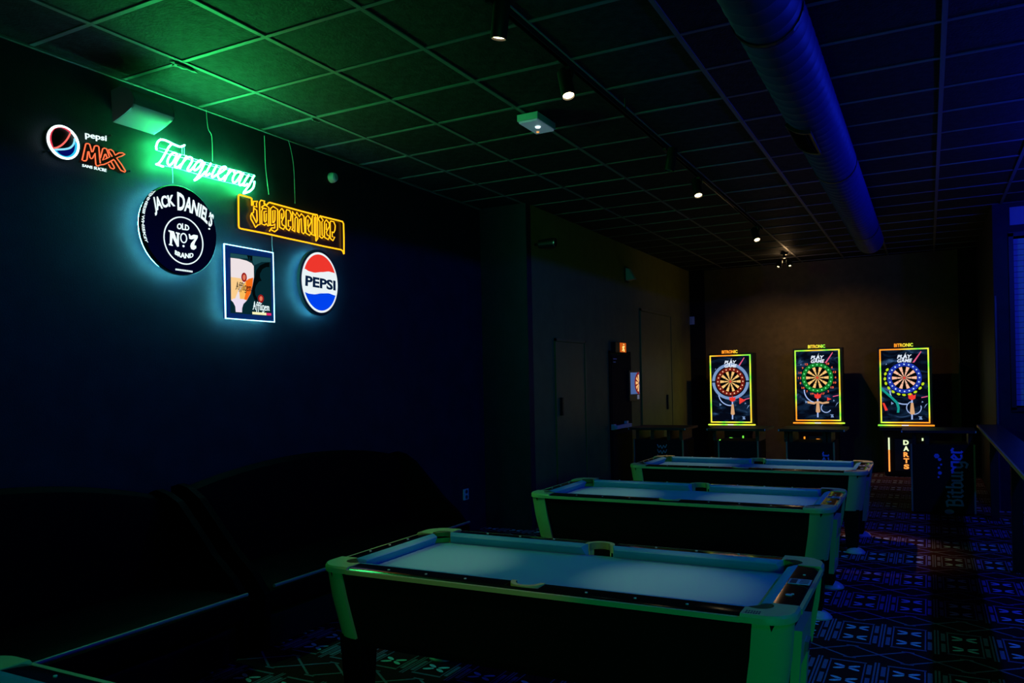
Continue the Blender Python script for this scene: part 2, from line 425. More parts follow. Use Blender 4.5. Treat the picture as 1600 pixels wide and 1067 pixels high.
# doors in the rear part of the left wall
def door(n, y0, y1, z1, m, depth=.012):
    d = MB().box((XL2 + .001, y0 + .012, .01), (XL2 + depth, y1 - .012, z1)).build('door_%d' % n, m, org=(XL2, y0, 0), kind='structure')
    f = MB().box((XL2 + .001, y0 - .03, 0), (XL2 + .022, y0 + .005, z1 + .04)); f.box((XL2 + .001, y1 - .005, 0), (XL2 + .022, y1 + .03, z1 + .04)); f.box((XL2 + .001, y0 - .03, z1 + .008), (XL2 + .022, y1 + .03, z1 + .045))
    f.build('door_frame', m, parent=d); return d
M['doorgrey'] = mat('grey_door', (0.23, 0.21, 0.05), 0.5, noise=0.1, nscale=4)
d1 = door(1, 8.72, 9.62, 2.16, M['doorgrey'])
MB().box((XL2 + .012, 8.80, 1.26), (XL2 + .05, 8.835, 1.48)).build('door_handle', M['black'], parent=d1)
d2 = door(2, 10.55, 11.38, 2.05, M['matte'], .03)
hb = MB().box((XL2 + .07, 10.50, 0.985), (XL2 + .12, 11.12, 1.035)); hb.box((XL2 + .02, 10.52, .97), (XL2 + .07, 10.60, 1.05)); hb.box((XL2 + .02, 11.04, .97), (XL2 + .07, 11.12, 1.07))
hb.build('push_bar', M['white'], parent=d2)
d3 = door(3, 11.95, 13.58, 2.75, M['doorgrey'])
MB().box((XL2 + .012, 13.25, 1.15), (XL2 + .04, 13.29, 1.40)).build('door_handle', M['black'], parent=d3)

# ================================================================== SIGNS ON THE LEFT WALL
def crop(x0, y0, s, x):                      # pixel reader for one detail study of the wall, returns points on a plane parallel to the left wall
    return lambda p: onX(x0 + p[0] / s, y0 + p[1] / s, x)
NX = (1, 0, 0)
def fly(x):  return lambda p, q, t: Vector((x + t, p, q))
def ring_pts(c, r, n=64, x=None): return [Vector((c[0], c[1] + r * math.cos(2 * PI * k / n), c[2] + r * math.sin(2 * PI * k / n))) for k in range(n)]

# 1 cola neon: globe, small white word, orange word, white line of capitals
XA = -4.555
pts6 = crop(65, 185, 14.23, XA); pts5 = crop(120, 195, 13.34, XA)
s1 = thing('neon_sign', (-4.6, 3.05, 3.1), 'neon sign with a white-ringed red and blue globe beside orange MAX lettering', 'neon sign', 'lit signs on the left wall')
gc = [onX(74.5, 216, XA), onX(123, 229, XA), onX(93, 194, XA), onX(105, 250.5, XA)]
cyg = (gc[0].y + gc[1].y) / 2; czg = (gc[2].z + gc[3].z) / 2; rg = ((gc[1].y - gc[0].y) + (gc[2].z - gc[3].z)) / 4
gcen = Vector((XA, cyg, czg))
MB().tube(ring_pts(gcen, rg - .006), .0075, 8, True).build('globe_ring', M['coolwhite'], parent=s1, smooth=True)
MB().tube([pts6(p) for p in smooth_path([(640,310,0),(560,245,0),(450,192,0),(380,186,0),(290,212,0),(225,290,0),(196,400,0),(205,520,0),(243,640,0)])], .0055).build('red_arc', M['red'], parent=s1, smooth=True)
MB().tube([pts6(p) for p in smooth_path([(250,662,0),(340,650,0),(450,590,0),(540,500,0),(600,410,0),(642,325,0)])], .0052).build('red_arc', M['redl'], parent=s1, smooth=True)
MB().tube([pts6(p) for p in smooth_path([(288,695,0),(420,690,0),(530,682,0),(630,655,0),(700,590,0),(730,510,0),(733,450,0)])], .0055).build('blue_arc', M['sky'], parent=s1, smooth=True)
MB().tube([pts6(p) for p in smooth_path([(300,715,0),(380,800,0),(470,848,0),(570,865,0),(665,832,0),(738,750,0),(768,640,0),(765,540,0)])], .0065).build('blue_arc', M['cyan'], parent=s1, smooth=True)
bp = [pts6(p) for p in [(300,705),(530,690),(640,662),(710,600),(740,520),(758,560),(755,650),(730,745),(660,825),(570,855),(470,835),(380,785)]]
MB().prism([(p.y, p.z) for p in bp], fly(XA), -.012, -.008).build('blue_panel', M['deepblue'], parent=s1)
MB().prism([(p.y, p.z) for p in ring_pts(gcen, rg)], fly(XA), -.020, -.014).build('globe_plate', M['signblack'], parent=s1)
for wd, base, top, th in (('pepsi', [(175,300),(612,378)], [(165,140),(612,232)], .008), ('SANS SUCRE', [(108,872),(612,985)], [(110,818),(612,922)], -.008)):
    b = MB(); warp(b, text_geo(wd, th), [pts5(p) for p in base], [pts5(p) for p in top], NX, .006)
    b.build('white_lettering', M['letter'], parent=s1)
for line in ([(490,800),(478,700),(460,460),(440,440),(400,435),(370,445),(335,560),(315,570),(268,405),(240,392),(200,390),(185,405),(110,735),(150,750),(190,750),(212,720),(232,560),(250,555),(275,680),(300,705),(330,695),(378,590),(395,820),(415,850),(445,858),(485,835),(560,828),(650,790),(770,725),(790,745),(880,890),(920,950),(1000,985),(1018,965),(930,820),(830,690),(940,650),(1003,612),(950,585),(880,585),(800,632),(760,550),(710,515),(662,515),(680,575),(738,662)],
             [(492,690),(540,500),(575,485),(620,500),(682,672),(620,700),(540,740),(585,615),(602,610),(632,690)],
             [(662,820),(700,895),(760,920),(785,900),(770,860),(716,770)]):
    MB().tube([pts5(p) for p in line], .0040, 6).build('orange_lettering', M['orange'], parent=s1, smooth=True)
MB().prism([(p.y, p.z) for p in [pts5(q) for q in [(80,770),(180,370),(460,400),(600,470),(1040,590),(880,660),(1040,1000),(940,1000),(780,930),(700,930),(600,840),(430,890)]]], fly(XA), -.022, -.016).build('backing_plate', M['signblack'], parent=s1)
b = MB()
for p in ((570, 95), (145, 715)): q = pts6(p); b.tube([q + Vector((-.042, 0, 0)), q + Vector((.004, 0, 0))], .007)
for p in ((720, 215), (1090, 965)): q = pts5(p); b.tube([q + Vector((-.042, 0, 0)), q + Vector((.004, 0, 0))], .006)
b.build('standoff_bolts', M['chrome'], parent=s1)['kind'] = 'stuff'

# 2 green script neon on an acrylic ladder
XB = -4.535
pa = crop(230, 205, 13.34, XB); pb = crop(310, 230, 13.34, XB)
s2 = thing('neon_sign', (-4.6, 4.0, 3.25), 'glowing green script neon sign hanging under the ceiling', 'neon sign', 'lit signs on the left wall')
sa = [[(195,385),(188,330),(203,262),(235,205),(285,176),(350,182),(430,212),(520,258),(600,295),(680,322),(740,312),(780,288)],
      [(505,272),(450,330),(400,420),(340,530),(280,625),(225,680),(185,690)], [(185,688),(250,705),(310,732),(335,735)],
      [(625,478),(560,452),(500,482),(450,552),(422,632),(438,692),(480,705),(535,652),(585,570),(625,480)],
      [(692,490),(640,572),(600,652),(578,722),(600,752),(645,742),(705,690)],
      [(822,518),(765,615),(705,720),(682,772)], [(740,655),(820,565),(880,540),(930,560),(935,622),(890,705),(850,772),(842,802),(872,828),(930,790),(985,725)],
      [(1160,638),(1110,608),(1050,640),(1000,702),(972,772),(985,812),(1030,800),(1090,742),(1148,655)],
      [(1200,655),(1150,760),(1090,880),(1030,970),(985,1018),(1010,1015),(1085,965),(1150,910),(1215,840)]]
sb = [[(262,338),(212,430),(168,520),(150,572),(182,590),(240,545)], [(382,378),(330,472),(290,560),(280,612),(310,622),(375,575)],
      [(395,565),(470,520),(550,460),(577,422),(540,405),(480,432),(430,502),(405,582),(422,642),(460,672),(512,650),(565,590)],
      [(662,458),(620,540),(578,622),(543,702)], [(605,575),(680,492),(728,480),(752,500),(738,530)],
      [(892,528),(840,510),(780,542),(735,602),(712,680),(730,732),(772,728),(822,670),(872,592),(892,528)],
      [(942,540),(900,622),(860,702),(848,770),(882,792),(935,755)],
      [(1052,578),(1000,652),(960,722),(943,782),(970,802),(1025,765)],
      [(1162,588),(1110,690),(1050,802),(990,882),(942,950),(962,955),(1060,922),(1130,862),(1160,792),(1167,708)]]
b = MB()
for st, fn in ((sa, pa), (sb, pb)):
    for line in st:
        MB().tube([fn(p) for p in smooth_path([(*p, 0) for p in line], 3)], .0062, 8).build('neon_letter', M['green'], parent=s2, smooth=True)
pa2, pb2 = crop(230, 205, 13.34, XB - .02), crop(310, 230, 13.34, XB - .02)
for line in ([pa2((180,392)), pa2((420,468)), pa2((800,570)), pb2((170,360)), pb2((600,470)), pb2((1150,620))],
             [pa2((250,345)), pa2((480,412)), pa2((800,508)), pb2((0,272)), pb2((600,432)), pb2((1172,580))],
             [pa2((190,690)), pa2((560,760)), pa2((1000,882)), pb2((110,612)), pb2((500,712)), pb2((950,812))]):
    MB().tube(line, .0022, 5).build('acrylic_rail', M['white'], parent=s2)
for x_ in (728, 772): MB().tube([pa2((x_, 320)), pa2((x_, 500))], .0022, 5).build('acrylic_rail', M['white'], parent=s2)

# 3 round black light box
XC = -4.49
jc = [onX(222.5, 346, XC), onX(338.5, 372, XC), onX(265, 285, XC), onX(296, 432, XC)]
jcy = (jc[0].y + jc[1].y) / 2; jcz = (jc[2].z + jc[3].z) / 2; jr = ((jc[1].y - jc[0].y) + (jc[2].z - jc[3].z)) / 4
jcen = Vector((XC, jcy, jcz))
s3 = thing('round_sign', (-4.6, jcy, jcz), 'round black light box with white OLD No 7 lettering', 'light sign', 'lit signs on the left wall')
def lx(x, cy, cz): return lambda a, bb, h: Vector((x + h, cy + a, cz + bb))
MB().lathe([(jr - .025, -.04), (jr - .004, -.04), (jr, -.036), (jr, -.006), (jr - .006, 0), (0.001, 0)], lx(XC, jcy, jcz), 72, caps=False).build('sign_box', M['signblack'], parent=s3, smooth=True)
MB().tube(ring_pts(jcen + Vector((-.050, 0, 0)), jr - .014, 72), .006, 6, True).build('halo_led', M['halo'], parent=s3)
pj = crop(210, 275, 6.467, XC + .002)
rc = [pj((305,640)), pj((686,665)), pj((470,396)), pj((515,907))]
rcy = (rc[0].y + rc[1].y) / 2; rcz = (rc[2].z + rc[3].z) / 2; rr = ((rc[1].y - rc[0].y) + (rc[2].z - rc[3].z)) / 4
MB().tube(ring_pts(Vector((XC + .002, rcy, rcz)), rr - .004, 64), .0042, 6, True).build('white_ring', M['letter'], parent=s3)
def arc_word(word, base, top, bold, parent, name='lettering', m=M['letter'], fn=pj):
    b = MB(); warp(b, text_geo(word, bold), [fn(p) for p in base], [fn(p) for p in top], NX, .002); return b.build(name, m, parent=parent)
def serif_letter(ch):
    # heavy serif capitals in a unit box
    T = .30
    if ch == 'N': polys = [[(0,0),(.36,0),(.36,.06),(.26,.08),(.26,.62),(.74,0),(.88,0),(.88,.92),(1,.94),(1,1),(.64,1),(.64,.94),(.74,.92),(.74,.42),(.30,1),(0,1),(0,.94),(.12,.92),(.12,.08),(0,.06)]]
    elif ch == '7': polys = [[(0,.62),(.07,.62),(.12,.76),(.35,.78),(.62,.70),(.80,.76),(.40,.42),(.26,.18),(.26,.05),(.38,0),(.55,.02),(.62,.12),(.56,.22),(.60,.40),(.98,.78),(1,1),(.9,1),(.7,.92),(.3,1),(.1,.97),(.06,1),(0,1)]]
    return polys
J = 'lettering'
arc_word('JACK', [(210,402),(275,372),(340,348),(418,340)], [(180,212),(240,205),(315,195),(395,188)], .028, s3)
arc_word('DANIEL', [(436,345),(520,356),(600,385),(680,430),(735,487)], [(432,158),(535,205),(620,255),(700,300),(752,350)], .028, s3)
arc_word('\u2019S', [(728,490),(775,520)], [(765,360),(805,400)], .03, s3)
arc_word('.', [(745,538),(762,545)], [(748,522),(766,528)], .02, s3)
arc_word('OLD', [(428,535),(490,545),(553,553)], [(432,478),(490,478),(553,502)], .03, s3)
b = MB()
b.add([pj(p) for p in [(345,545),(400,560),(430,650),(430,585),(420,580),(418,565),(460,577),(460,590),(450,592),(450,712),(432,715),(385,620),(378,690),(388,695),(388,707),(348,697),(348,686),(358,684),(360,570),(345,560)]], [tuple(range(20))])
b.build('lettering', M['letter'], parent=s3)
MB().tube([pj(p) for p in [(465 + 33 + 30 * math.cos(a), 627 + 46 * math.sin(a) + 5 * math.cos(a)) for a in [2 * PI * k / 24 for k in range(24)]]], .0042, 6, True).build('lettering', M['letter'], parent=s3)
MB().lathe([(.0075, 0), (.0075, .003), (.001, .003)], lx(XC, pj((497,708)).y, pj((497,708)).z), 14, caps=False).build('lettering', M['letter'], parent=s3)
b = MB()
b.add([pj(p) for p in [(548,585),(560,585),(570,605),(600,592),(640,600),(640,625),(612,672),(605,700),(625,705),(625,730),(600,746),(575,738),(565,710),(572,680),(610,635),(575,640),(555,635)]], [tuple(range(17))])
b.build('lettering', M['letter'], parent=s3)
arc_word('BRAND', [(408,790),(450,818),(500,832),(550,830),(595,820)], [(410,748),(450,768),(500,778),(550,782),(595,775)], .03, s3)
arc_word('TENNESSEE', [(176,150),(140,195),(110,260),(85,330),(80,375)], [(215,148),(170,200),(135,265),(110,340),(102,385)], .02, s3)
arc_word('WHISKEY', [(76,392),(70,450),(76,530),(92,610),(112,668)], [(104,398),(98,455),(104,535),(118,615),(138,672)], .02, s3)
b = MB()
for k in range(17):
    t = k / 17; u0, u1 = 415 + 175 * t, 415 + 175 * (t + .75 / 17); h = 20 + (5 if k % 3 else 0)
    b.add([pj((u0, 948 + 24 * t + 4)), pj((u1, 948 + 24 * t + 4)), pj((u1, 930 + 24 * t + 4)), pj((u0, 930 + 24 * t + 4))], [(0, 1, 2, 3)])
b.build('small_print', M['letter'], parent=s3)['kind'] = 'stuff'

# 4 amber outline neon in broken letters
XD = -4.56
qa = crop(365, 295, 14.04, XD); 
OX, OY = 85 * 14.04, 30 * 14.04
sh = lambda L: [(x + OX, y + OY) for x, y in L]
s4 = thing('neon_sign', (-4.6, 4.9, 3.0), 'amber outline neon sign with old German lettering in a long frame', 'neon sign', 'lit signs on the left wall')
MB().tube([qa(p) for p in [(398,362),(400,330),(396,215),(372,196),(250,160),(135,126),(112,138),(106,180),(108,500),(112,815),(126,858),(170,876),(700,978)] + sh([(0,668),(400,752),(800,842),(1165,915),(1200,942),(1226,1010)])], .0062).build('neon_frame', M['amber'], parent=s4, smooth=True)
MB().tube([qa(p) for p in sh([(1228,1005),(1226,640),(1218,345),(1195,298),(1100,272),(700,175)])], .0062).build('neon_frame', M['amber'], parent=s4, smooth=True)
MB().tube([qa(p) for p in [(790,300)] + sh([(330,78),(540,132),(640,150)])], .0062).build('neon_frame', M['amber'], parent=s4, smooth=True)
LJ = [[(398,362),(432,352),(430,275),(525,275),(500,330),(512,398),(445,380),(436,520),(400,530),(376,590),(380,660),(430,745),(480,845),(532,792),(582,780),(568,300),(600,248),(682,272),(668,330),(730,352),(772,300)],
      [(402,535),(430,600),(500,742),(516,700),(508,470),(450,432)],
      [(690,350),(612,402),(640,440),(615,485),(620,772),(682,795),(720,762),(752,812),(802,790)], [(690,350),(772,412),(770,780)], [(720,490),(668,500),(672,700),(690,725),(715,700),(718,540)], [(660,300),(700,345)], [(640,420),(720,440)],
      [(965,888),(900,942),(832,902)], [(810,800),(810,430),(868,385),(966,452),(966,888)], [(860,752),(858,480),(910,470),(906,690),(882,742)], [(805,800),(860,800),(905,770),(905,860),(832,858),(785,932)],
      [(1010,842),(1004,490),(1060,432),(1102,490),(1106,600),(1054,722),(1070,790),(1116,812)], [(1054,660),(1056,540)], [(1010,842),(1096,890),(1130,822)],
      [(1152,872),(1148,500),(1165,458),(1230,478),(1262,560),(1250,702),(1200,690),(1202,820),(1258,832),(1216,916),(1152,872)]]
LJ += [sh(L) for L in [[(85,472),(148,520),(155,225),(185,190),(212,228),(206,520),(240,542),(252,252),(290,228),(302,530),(340,566),(370,530),(350,182),(290,124),(250,190),(192,95),(160,170),(98,75),(108,440),(85,472)],
      [(390,545),(388,210),(436,164),(500,242),(512,300),(440,442),(458,510),(502,542),(475,602),(390,548)], [(436,400),(438,255)],
      [(512,572),(530,545),(530,205),(552,150)], [(580,200),(578,560),(600,612),(512,572)],
      [(612,724),(612,205),(580,140),(650,162),(652,672),(614,724)],
      [(690,622),(702,590),(700,300),(662,232),(710,182),(772,272),(742,302),(750,602),(782,622),(745,662),(690,622)],
      [(798,640),(800,312),(840,258),(902,332),(908,400),(840,532),(860,592),(912,622),(882,692),(798,640)], [(840,480),(842,342)],
      [(925,662),(922,312),(938,285),(1002,300),(1036,382),(1030,482),(1000,542),(968,520),(972,632),(1026,636),(986,716),(925,662)]]]
for line in LJ: MB().tube([qa(p) for p in line], .0048, 6).build('neon_letter', M['amber'], parent=s4, smooth=True)
q4 = [qa(p) for p in [(112,135),(395,210)] + sh([(1210,290),(1222,930)]) + [(112,860)]]
MB().prism([(p.y, p.z) for p in q4], fly(XD), -.025, -.02).build('backing_plate', mat('smoked_acrylic', (0.03, 0.012, 0.008), 0.3), parent=s4)

# 5 illuminated beer poster in an edge-lit acrylic frame
XE = -4.51
pf = crop(340, 370, 7.62, XE)
fo = [pf(p) for p in [(78,75),(668,187),(682,1022),(95,970)]]
yL, yR_ = (fo[0].y + fo[3].y) / 2, (fo[1].y + fo[2].y) / 2; zT, zB = (fo[0].z + fo[1].z) / 2, (fo[2].z + fo[3].z) / 2
s5 = thing('beer_sign', (-4.6, (yL + yR_) / 2, zB), 'upright edge-lit acrylic frame with a glass of beer poster', 'light sign', 'lit signs on the left wall')
MB().box((XE - .03, yL + .004, zB + .004), (XE - .004, yR_ - .004, zT - .004)).build('frame_panel', mat('blue_acrylic', (0.02, 0.04, 0.09), 0.15, emit=(0.002, 0.02, 0.12), strength=0.8), parent=s5)
for lo, hi in (((XE - .008, yL, zT - .006), (XE, yR_, zT)), ((XE - .008, yL, zB), (XE, yR_, zB + .006)), ((XE - .008, yL, zB + .006), (XE, yL + .006, zT - .006)), ((XE - .008, yR_ - .006, zB + .006), (XE, yR_, zT - .006))):
    MB().box(lo, hi).build('lit_edge', M['frameled'], parent=s5)
MB().tube([(XE - .040, yL + .02, zB + .02), (XE - .040, yR_ - .02, zB + .02), (XE - .040, yR_ - .02, zT - .02), (XE - .040, yL + .02, zT - .02)], .005, 6, True).build('halo_led', M['halo'], parent=s5)
b = MB()
for y_, z_ in ((yL + .025, zT - .03), (yR_ - .025, zT - .03), (yL + .025, zB + .03), (yR_ - .025, zB + .03)): b.lathe([(.006, 0), (.006, .006), (.001, .006)], lx(XE - .003, y_, z_), 10, caps=False)
b.build('corner_bolts', M['chrome'], parent=s5)['kind'] = 'stuff'
def layer(polys, name, m, lift, parent=s5, fn=pf):
    b = MB()
    for pl in polys:
        P = [fn(p) + Vector((lift, 0, 0)) for p in pl]; b.add(P, [tuple(range(len(P)))])
    return b.build(name, m, parent=parent, recalc=False)
layer([[(148,190),(630,250),(640,945),(150,905)]], 'poster', flat('poster_teal', 6, 38, 46), .002)
layer([[(150,195),(345,222),(360,258),(260,258),(150,245)], [(410,228),(628,255),(628,300),(520,300),(430,340),(415,300)]], 'poster_light', flat('poster_pale', 28, 74, 82), .003)
layer([[(345,222),(412,230),(405,285),(385,285),(385,240),(375,240),(372,285),(360,262)]], 'poster_dark', flat('poster_black', 2, 8, 10), .0035)
layer([[(612,305),(560,312),(500,340),(455,400),(440,470),(420,540),(405,640),(412,690),(430,740),(460,770),(470,740),(445,690),(440,630),(455,580),(490,530),(520,525),(500,480),(500,440),(530,385),(575,360),(612,362)]], 'poster_dark', flat('poster_black', 2, 8, 10), .004)
glass = [(148,250),(250,262),(340,285),(400,315),(425,350),(427,480),(410,580),(385,680),(340,760),(300,800),(285,850),(283,900),(210,895),(205,830),(180,780),(155,755)]
layer([glass], 'beer_glass', flat('glass_white', 238, 226, 228), .005)
layer([[(150,480),(200,485),(270,495),(305,560),(240,640),(200,740),(155,750)]], 'beer_gold', flat('beer_gold', 250, 205, 140), .006)
layer([[(330,525),(365,500),(418,486),(408,580),(385,675),(340,755),(310,745),(330,660)]], 'beer_gold', flat('beer_orange', 245, 110, 25), .006)
layer([[(305,560),(330,525),(330,660),(310,745),(260,740),(250,650)]], 'beer_gold', flat('beer_pale', 250, 190, 95), .006)
layer([[(155,755),(180,735),(300,742),(335,765),(300,800),(285,850),(283,900),(210,895),(205,830),(180,780)]], 'glass_foot', flat('glass_foot', 235, 222, 240), .0065)
for cx, cy, rx, ry in ((306, 483, 33, 56), (506, 736, 35, 48)):
    layer([[(cx + rx * math.cos(a), cy + ry * math.sin(a) + 3 * math.cos(a)) for a in [2 * PI * k / 22 for k in range(22)]]], 'red_seal', flat('seal_red', 150, 22, 26), .008)
    layer([[(cx + rx * .55 * math.cos(a) , cy + ry * .6 * math.sin(a)) for a in [2 * PI * k / 16 for k in range(16)]]], 'red_seal', flat('seal_light', 225, 120, 90), .009)
for txt, base, top, m in (('Affligem', [(205,655),(390,675)], [(210,530),(390,565)], flat('ink', 28, 24, 20)), ('Affligem', [(410,895),(605,905)], [(412,765),(605,800)], M['letter'])):
    b = MB(); warp(b, broken_text(txt, .12), [pf(p) + Vector((.0095, 0, 0)) for p in base], [pf(p) + Vector((.0095, 0, 0)) for p in top], NX); b.build('lettering', m, parent=s5, recalc=False)
layer([[(403,893),(570,905),(572,935),(405,922)]], 'price_strip', flat('strip_cream', 250, 245, 190), .008)
layer([[(573,906),(628,910),(630,938),(575,935)]], 'price_strip', flat('strip_pink', 225, 40, 110), .008)

# 6 round cola light box
XF = -4.51
pp = crop(330, 290, 4.64, XF)
ec = [pp((655,690)), pp((915,725)), pp((770,482)), pp((800,922))]
ecy = (ec[0].y + ec[1].y) / 2; ecz = (ec[2].z + ec[3].z) / 2; er = (ec[2].z - ec[3].z) / 2; ek = (ec[1].y - ec[0].y) / 2 / er      # slightly oval
def lxe(a, bb, h): return Vector((XF + h, ecy + a * ek, ecz + bb))
s6 = thing('round_sign', (-4.6, ecy, ecz), 'round red, white and blue light box reading PEPSI', 'light sign', 'lit signs on the left wall')
MB().lathe([(er + .02, -.036), (er + .024, -.032), (er + .024, -.004), (er + .018, 0), (0.001, 0)], lxe, 72, caps=False).build('sign_box', mat('clear_rim', (0.05, 0.07, 0.09), 0.25), parent=s6, smooth=True)
MB().tube([lxe(er * math.cos(2 * PI * k / 64), er * math.sin(2 * PI * k / 64), -.045) for k in range(64)], .005, 6, True).build('halo_led', glow('soft_halo_led', (0.10, 0.75, 1.0), 55), parent=s6)
MB().lathe([(er, .001), (er, .003), (0.001, .003)], lxe, 72, caps=False).build('white_face', glow('sign_white', (0.82, 0.9, 0.93), 1.0), parent=s6)
ri = er - .018
def seg(wave, upper, m, nm):
    ys = [ecy + ek * ri * (-1 + 2 * k / 48) for k in range(49)]; vs = []; fs = []
    for y_ in ys:
        h = math.sqrt(max(0, ri * ri - ((y_ - ecy) / ek) ** 2)); zw = wave(y_)
        lo, hi = (max(zw, ecz - h), ecz + h) if upper else (ecz - h, min(zw, ecz + h))
        if hi < lo: lo = hi = (ecz + h if upper else ecz - h)
        vs += [(XF + .004, y_, lo), (XF + .004, y_, hi)]
    for k in range(48): fs.append((2 * k, 2 * k + 2, 2 * k + 3, 2 * k + 1))
    MB().add(vs, fs).build(nm, m, parent=s6, recalc=False)
def waver(pts):
    q = [pp(p) for p in pts]
    def f(y):
        if y <= q[0].y: return q[0].z
        for a, c in zip(q, q[1:]):
            if y <= c.y: t = (y - a.y) / (c.y - a.y); t = t * t * (3 - 2 * t) * .5 + t * .5; return a.z + (c.z - a.z) * t
        return q[-1].z
    return f
seg(waver([(672,600),(705,620),(745,631),(800,627),(850,623),(893,634)]), True, glow('sign_red', (1.0, 0.045, 0.03), 0.85), 'red_field')
seg(waver([(676,772),(705,783),(745,788),(800,781),(850,781),(893,796)]), False, glow('sign_blue', (0.0, 0.055, 0.85), 1.0), 'blue_field')
arc_word('PEPSI', [(678,727),(898,762)], [(680,650),(897,690)], .035, s6, 'lettering', flat('sign_navy', 8, 28, 60), lambda p: pp(p) + Vector((.005, 0, 0)))

for sg, pts_ in ((s3, [(jcy - .15, jcz - .12, -4.535), (jcy + .15, jcz - .12, -4.535), (jcy, jcz + .18, -4.535)]), (s5, [(yL + .08, zT - .08, -4.53), (yR_ - .08, zT - .08, -4.53), (yL + .08, zB + .08, -4.53), (yR_ - .08, zB + .08, -4.53)]), (s6, [(ecy - .1, ecz - .1, -4.545), (ecy + .1, ecz - .1, -4.545), (ecy, ecz + .13, -4.545)])):
    for y_, z_, x_ in pts_: MB().tube([(-4.6, y_, z_), (x_, y_, z_)], .008, 8).build('wall_spacer', M['black'], parent=sg)
# power cables of the signs
for pl, lab in (([(322,170),(325,200),(331,214),(332,252)], 'thin pale cable dropping from the ceiling to the green script sign'),
                ([(413,212),(414,235),(415,262),(420,304)], 'thin cable running down from the ceiling to the left half of the amber sign'),
                ([(450,218),(454,232),(459,262),(461,318)], 'thin cable bending down from the ceiling to the middle of the amber sign'),
                ([(269,262),(270,275),(270,286)], 'short thin cable between the green script sign and the round black light box'),
                ([(425,368),(425,380),(426,393)], 'short thin cable between the amber sign and the beer poster frame')):
    o = MB().tube(smooth_path([onX(u, v, -4.575) for u, v in pl], 4), .0024, 6).build('power_cable', M['cable'], org=onX(*pl[0], -4.575), smooth=True)
    tag(o, lab, 'cable', 'sign cables')

# ================================================================== WALL SPEAKER, SENSOR, SOCKET
sp = thing('wall_speaker', (-4.6, 3.3, 3.55), 'curved grey wall speaker tucked under the ceiling above the globe neon', 'speaker')
prof = [(-.15, .09), (-.07, .10), (0, .08), (.045, .045), (.065, 0), (.06, -.03), (.04, -.05), (-.02, -.075), (-.08, -.095), (-.14, -.11)]
def spf(y): return [Vector((-4.36 + a, y, 3.485 + c)) for a, c in prof]
ya, yb = 3.23, 3.53
MB().loft([spf(ya + .012), spf(yb - .012)]).build('grille', M['speaker'], parent=sp, smooth=True)
for y_ in (ya, yb - .012):
    b = MB(); b.loft([[p + Vector((0, 0, 0)) for p in spf(y_)], spf(y_ + .012)]); b.build('end_cap', mat('speaker_cap', (0.16, 0.17, 0.18), 0.4), parent=sp)
MB().box((-4.6, 3.33, 3.47), (-4.48, 3.43, 3.55)).build('bracket', M['black'], parent=sp)
o = MB().lathe([(.045, 0), (.045, .02), (.035, .05), (.018, .055), (.018, .05), (.001, .05)], lx(-4.6, 5.40, 3.51), 24, caps=False).build('wall_sensor', M['white'], org=(-4.6, 5.40, 3.51), smooth=True)
tag(o, 'small round pale sensor high on the dark left wall', 'sensor')
so = thing('wall_socket', (-4.6, 7.55, 0.43), 'small blue-lit double power socket low on the dark left wall', 'socket')
MB().box((-4.6, 7.50, .38), (-4.588, 7.60, .50)).build('socket_plate', M['white'], parent=so)
for z_ in (.41, .47): MB().lathe([(.022, 0), (.022, .006), (.016, .006), (.016, .001), (.001, .001)], lx(-4.588, 7.55, z_), 16, caps=False).build('socket_outlet', M['dim'], parent=so)

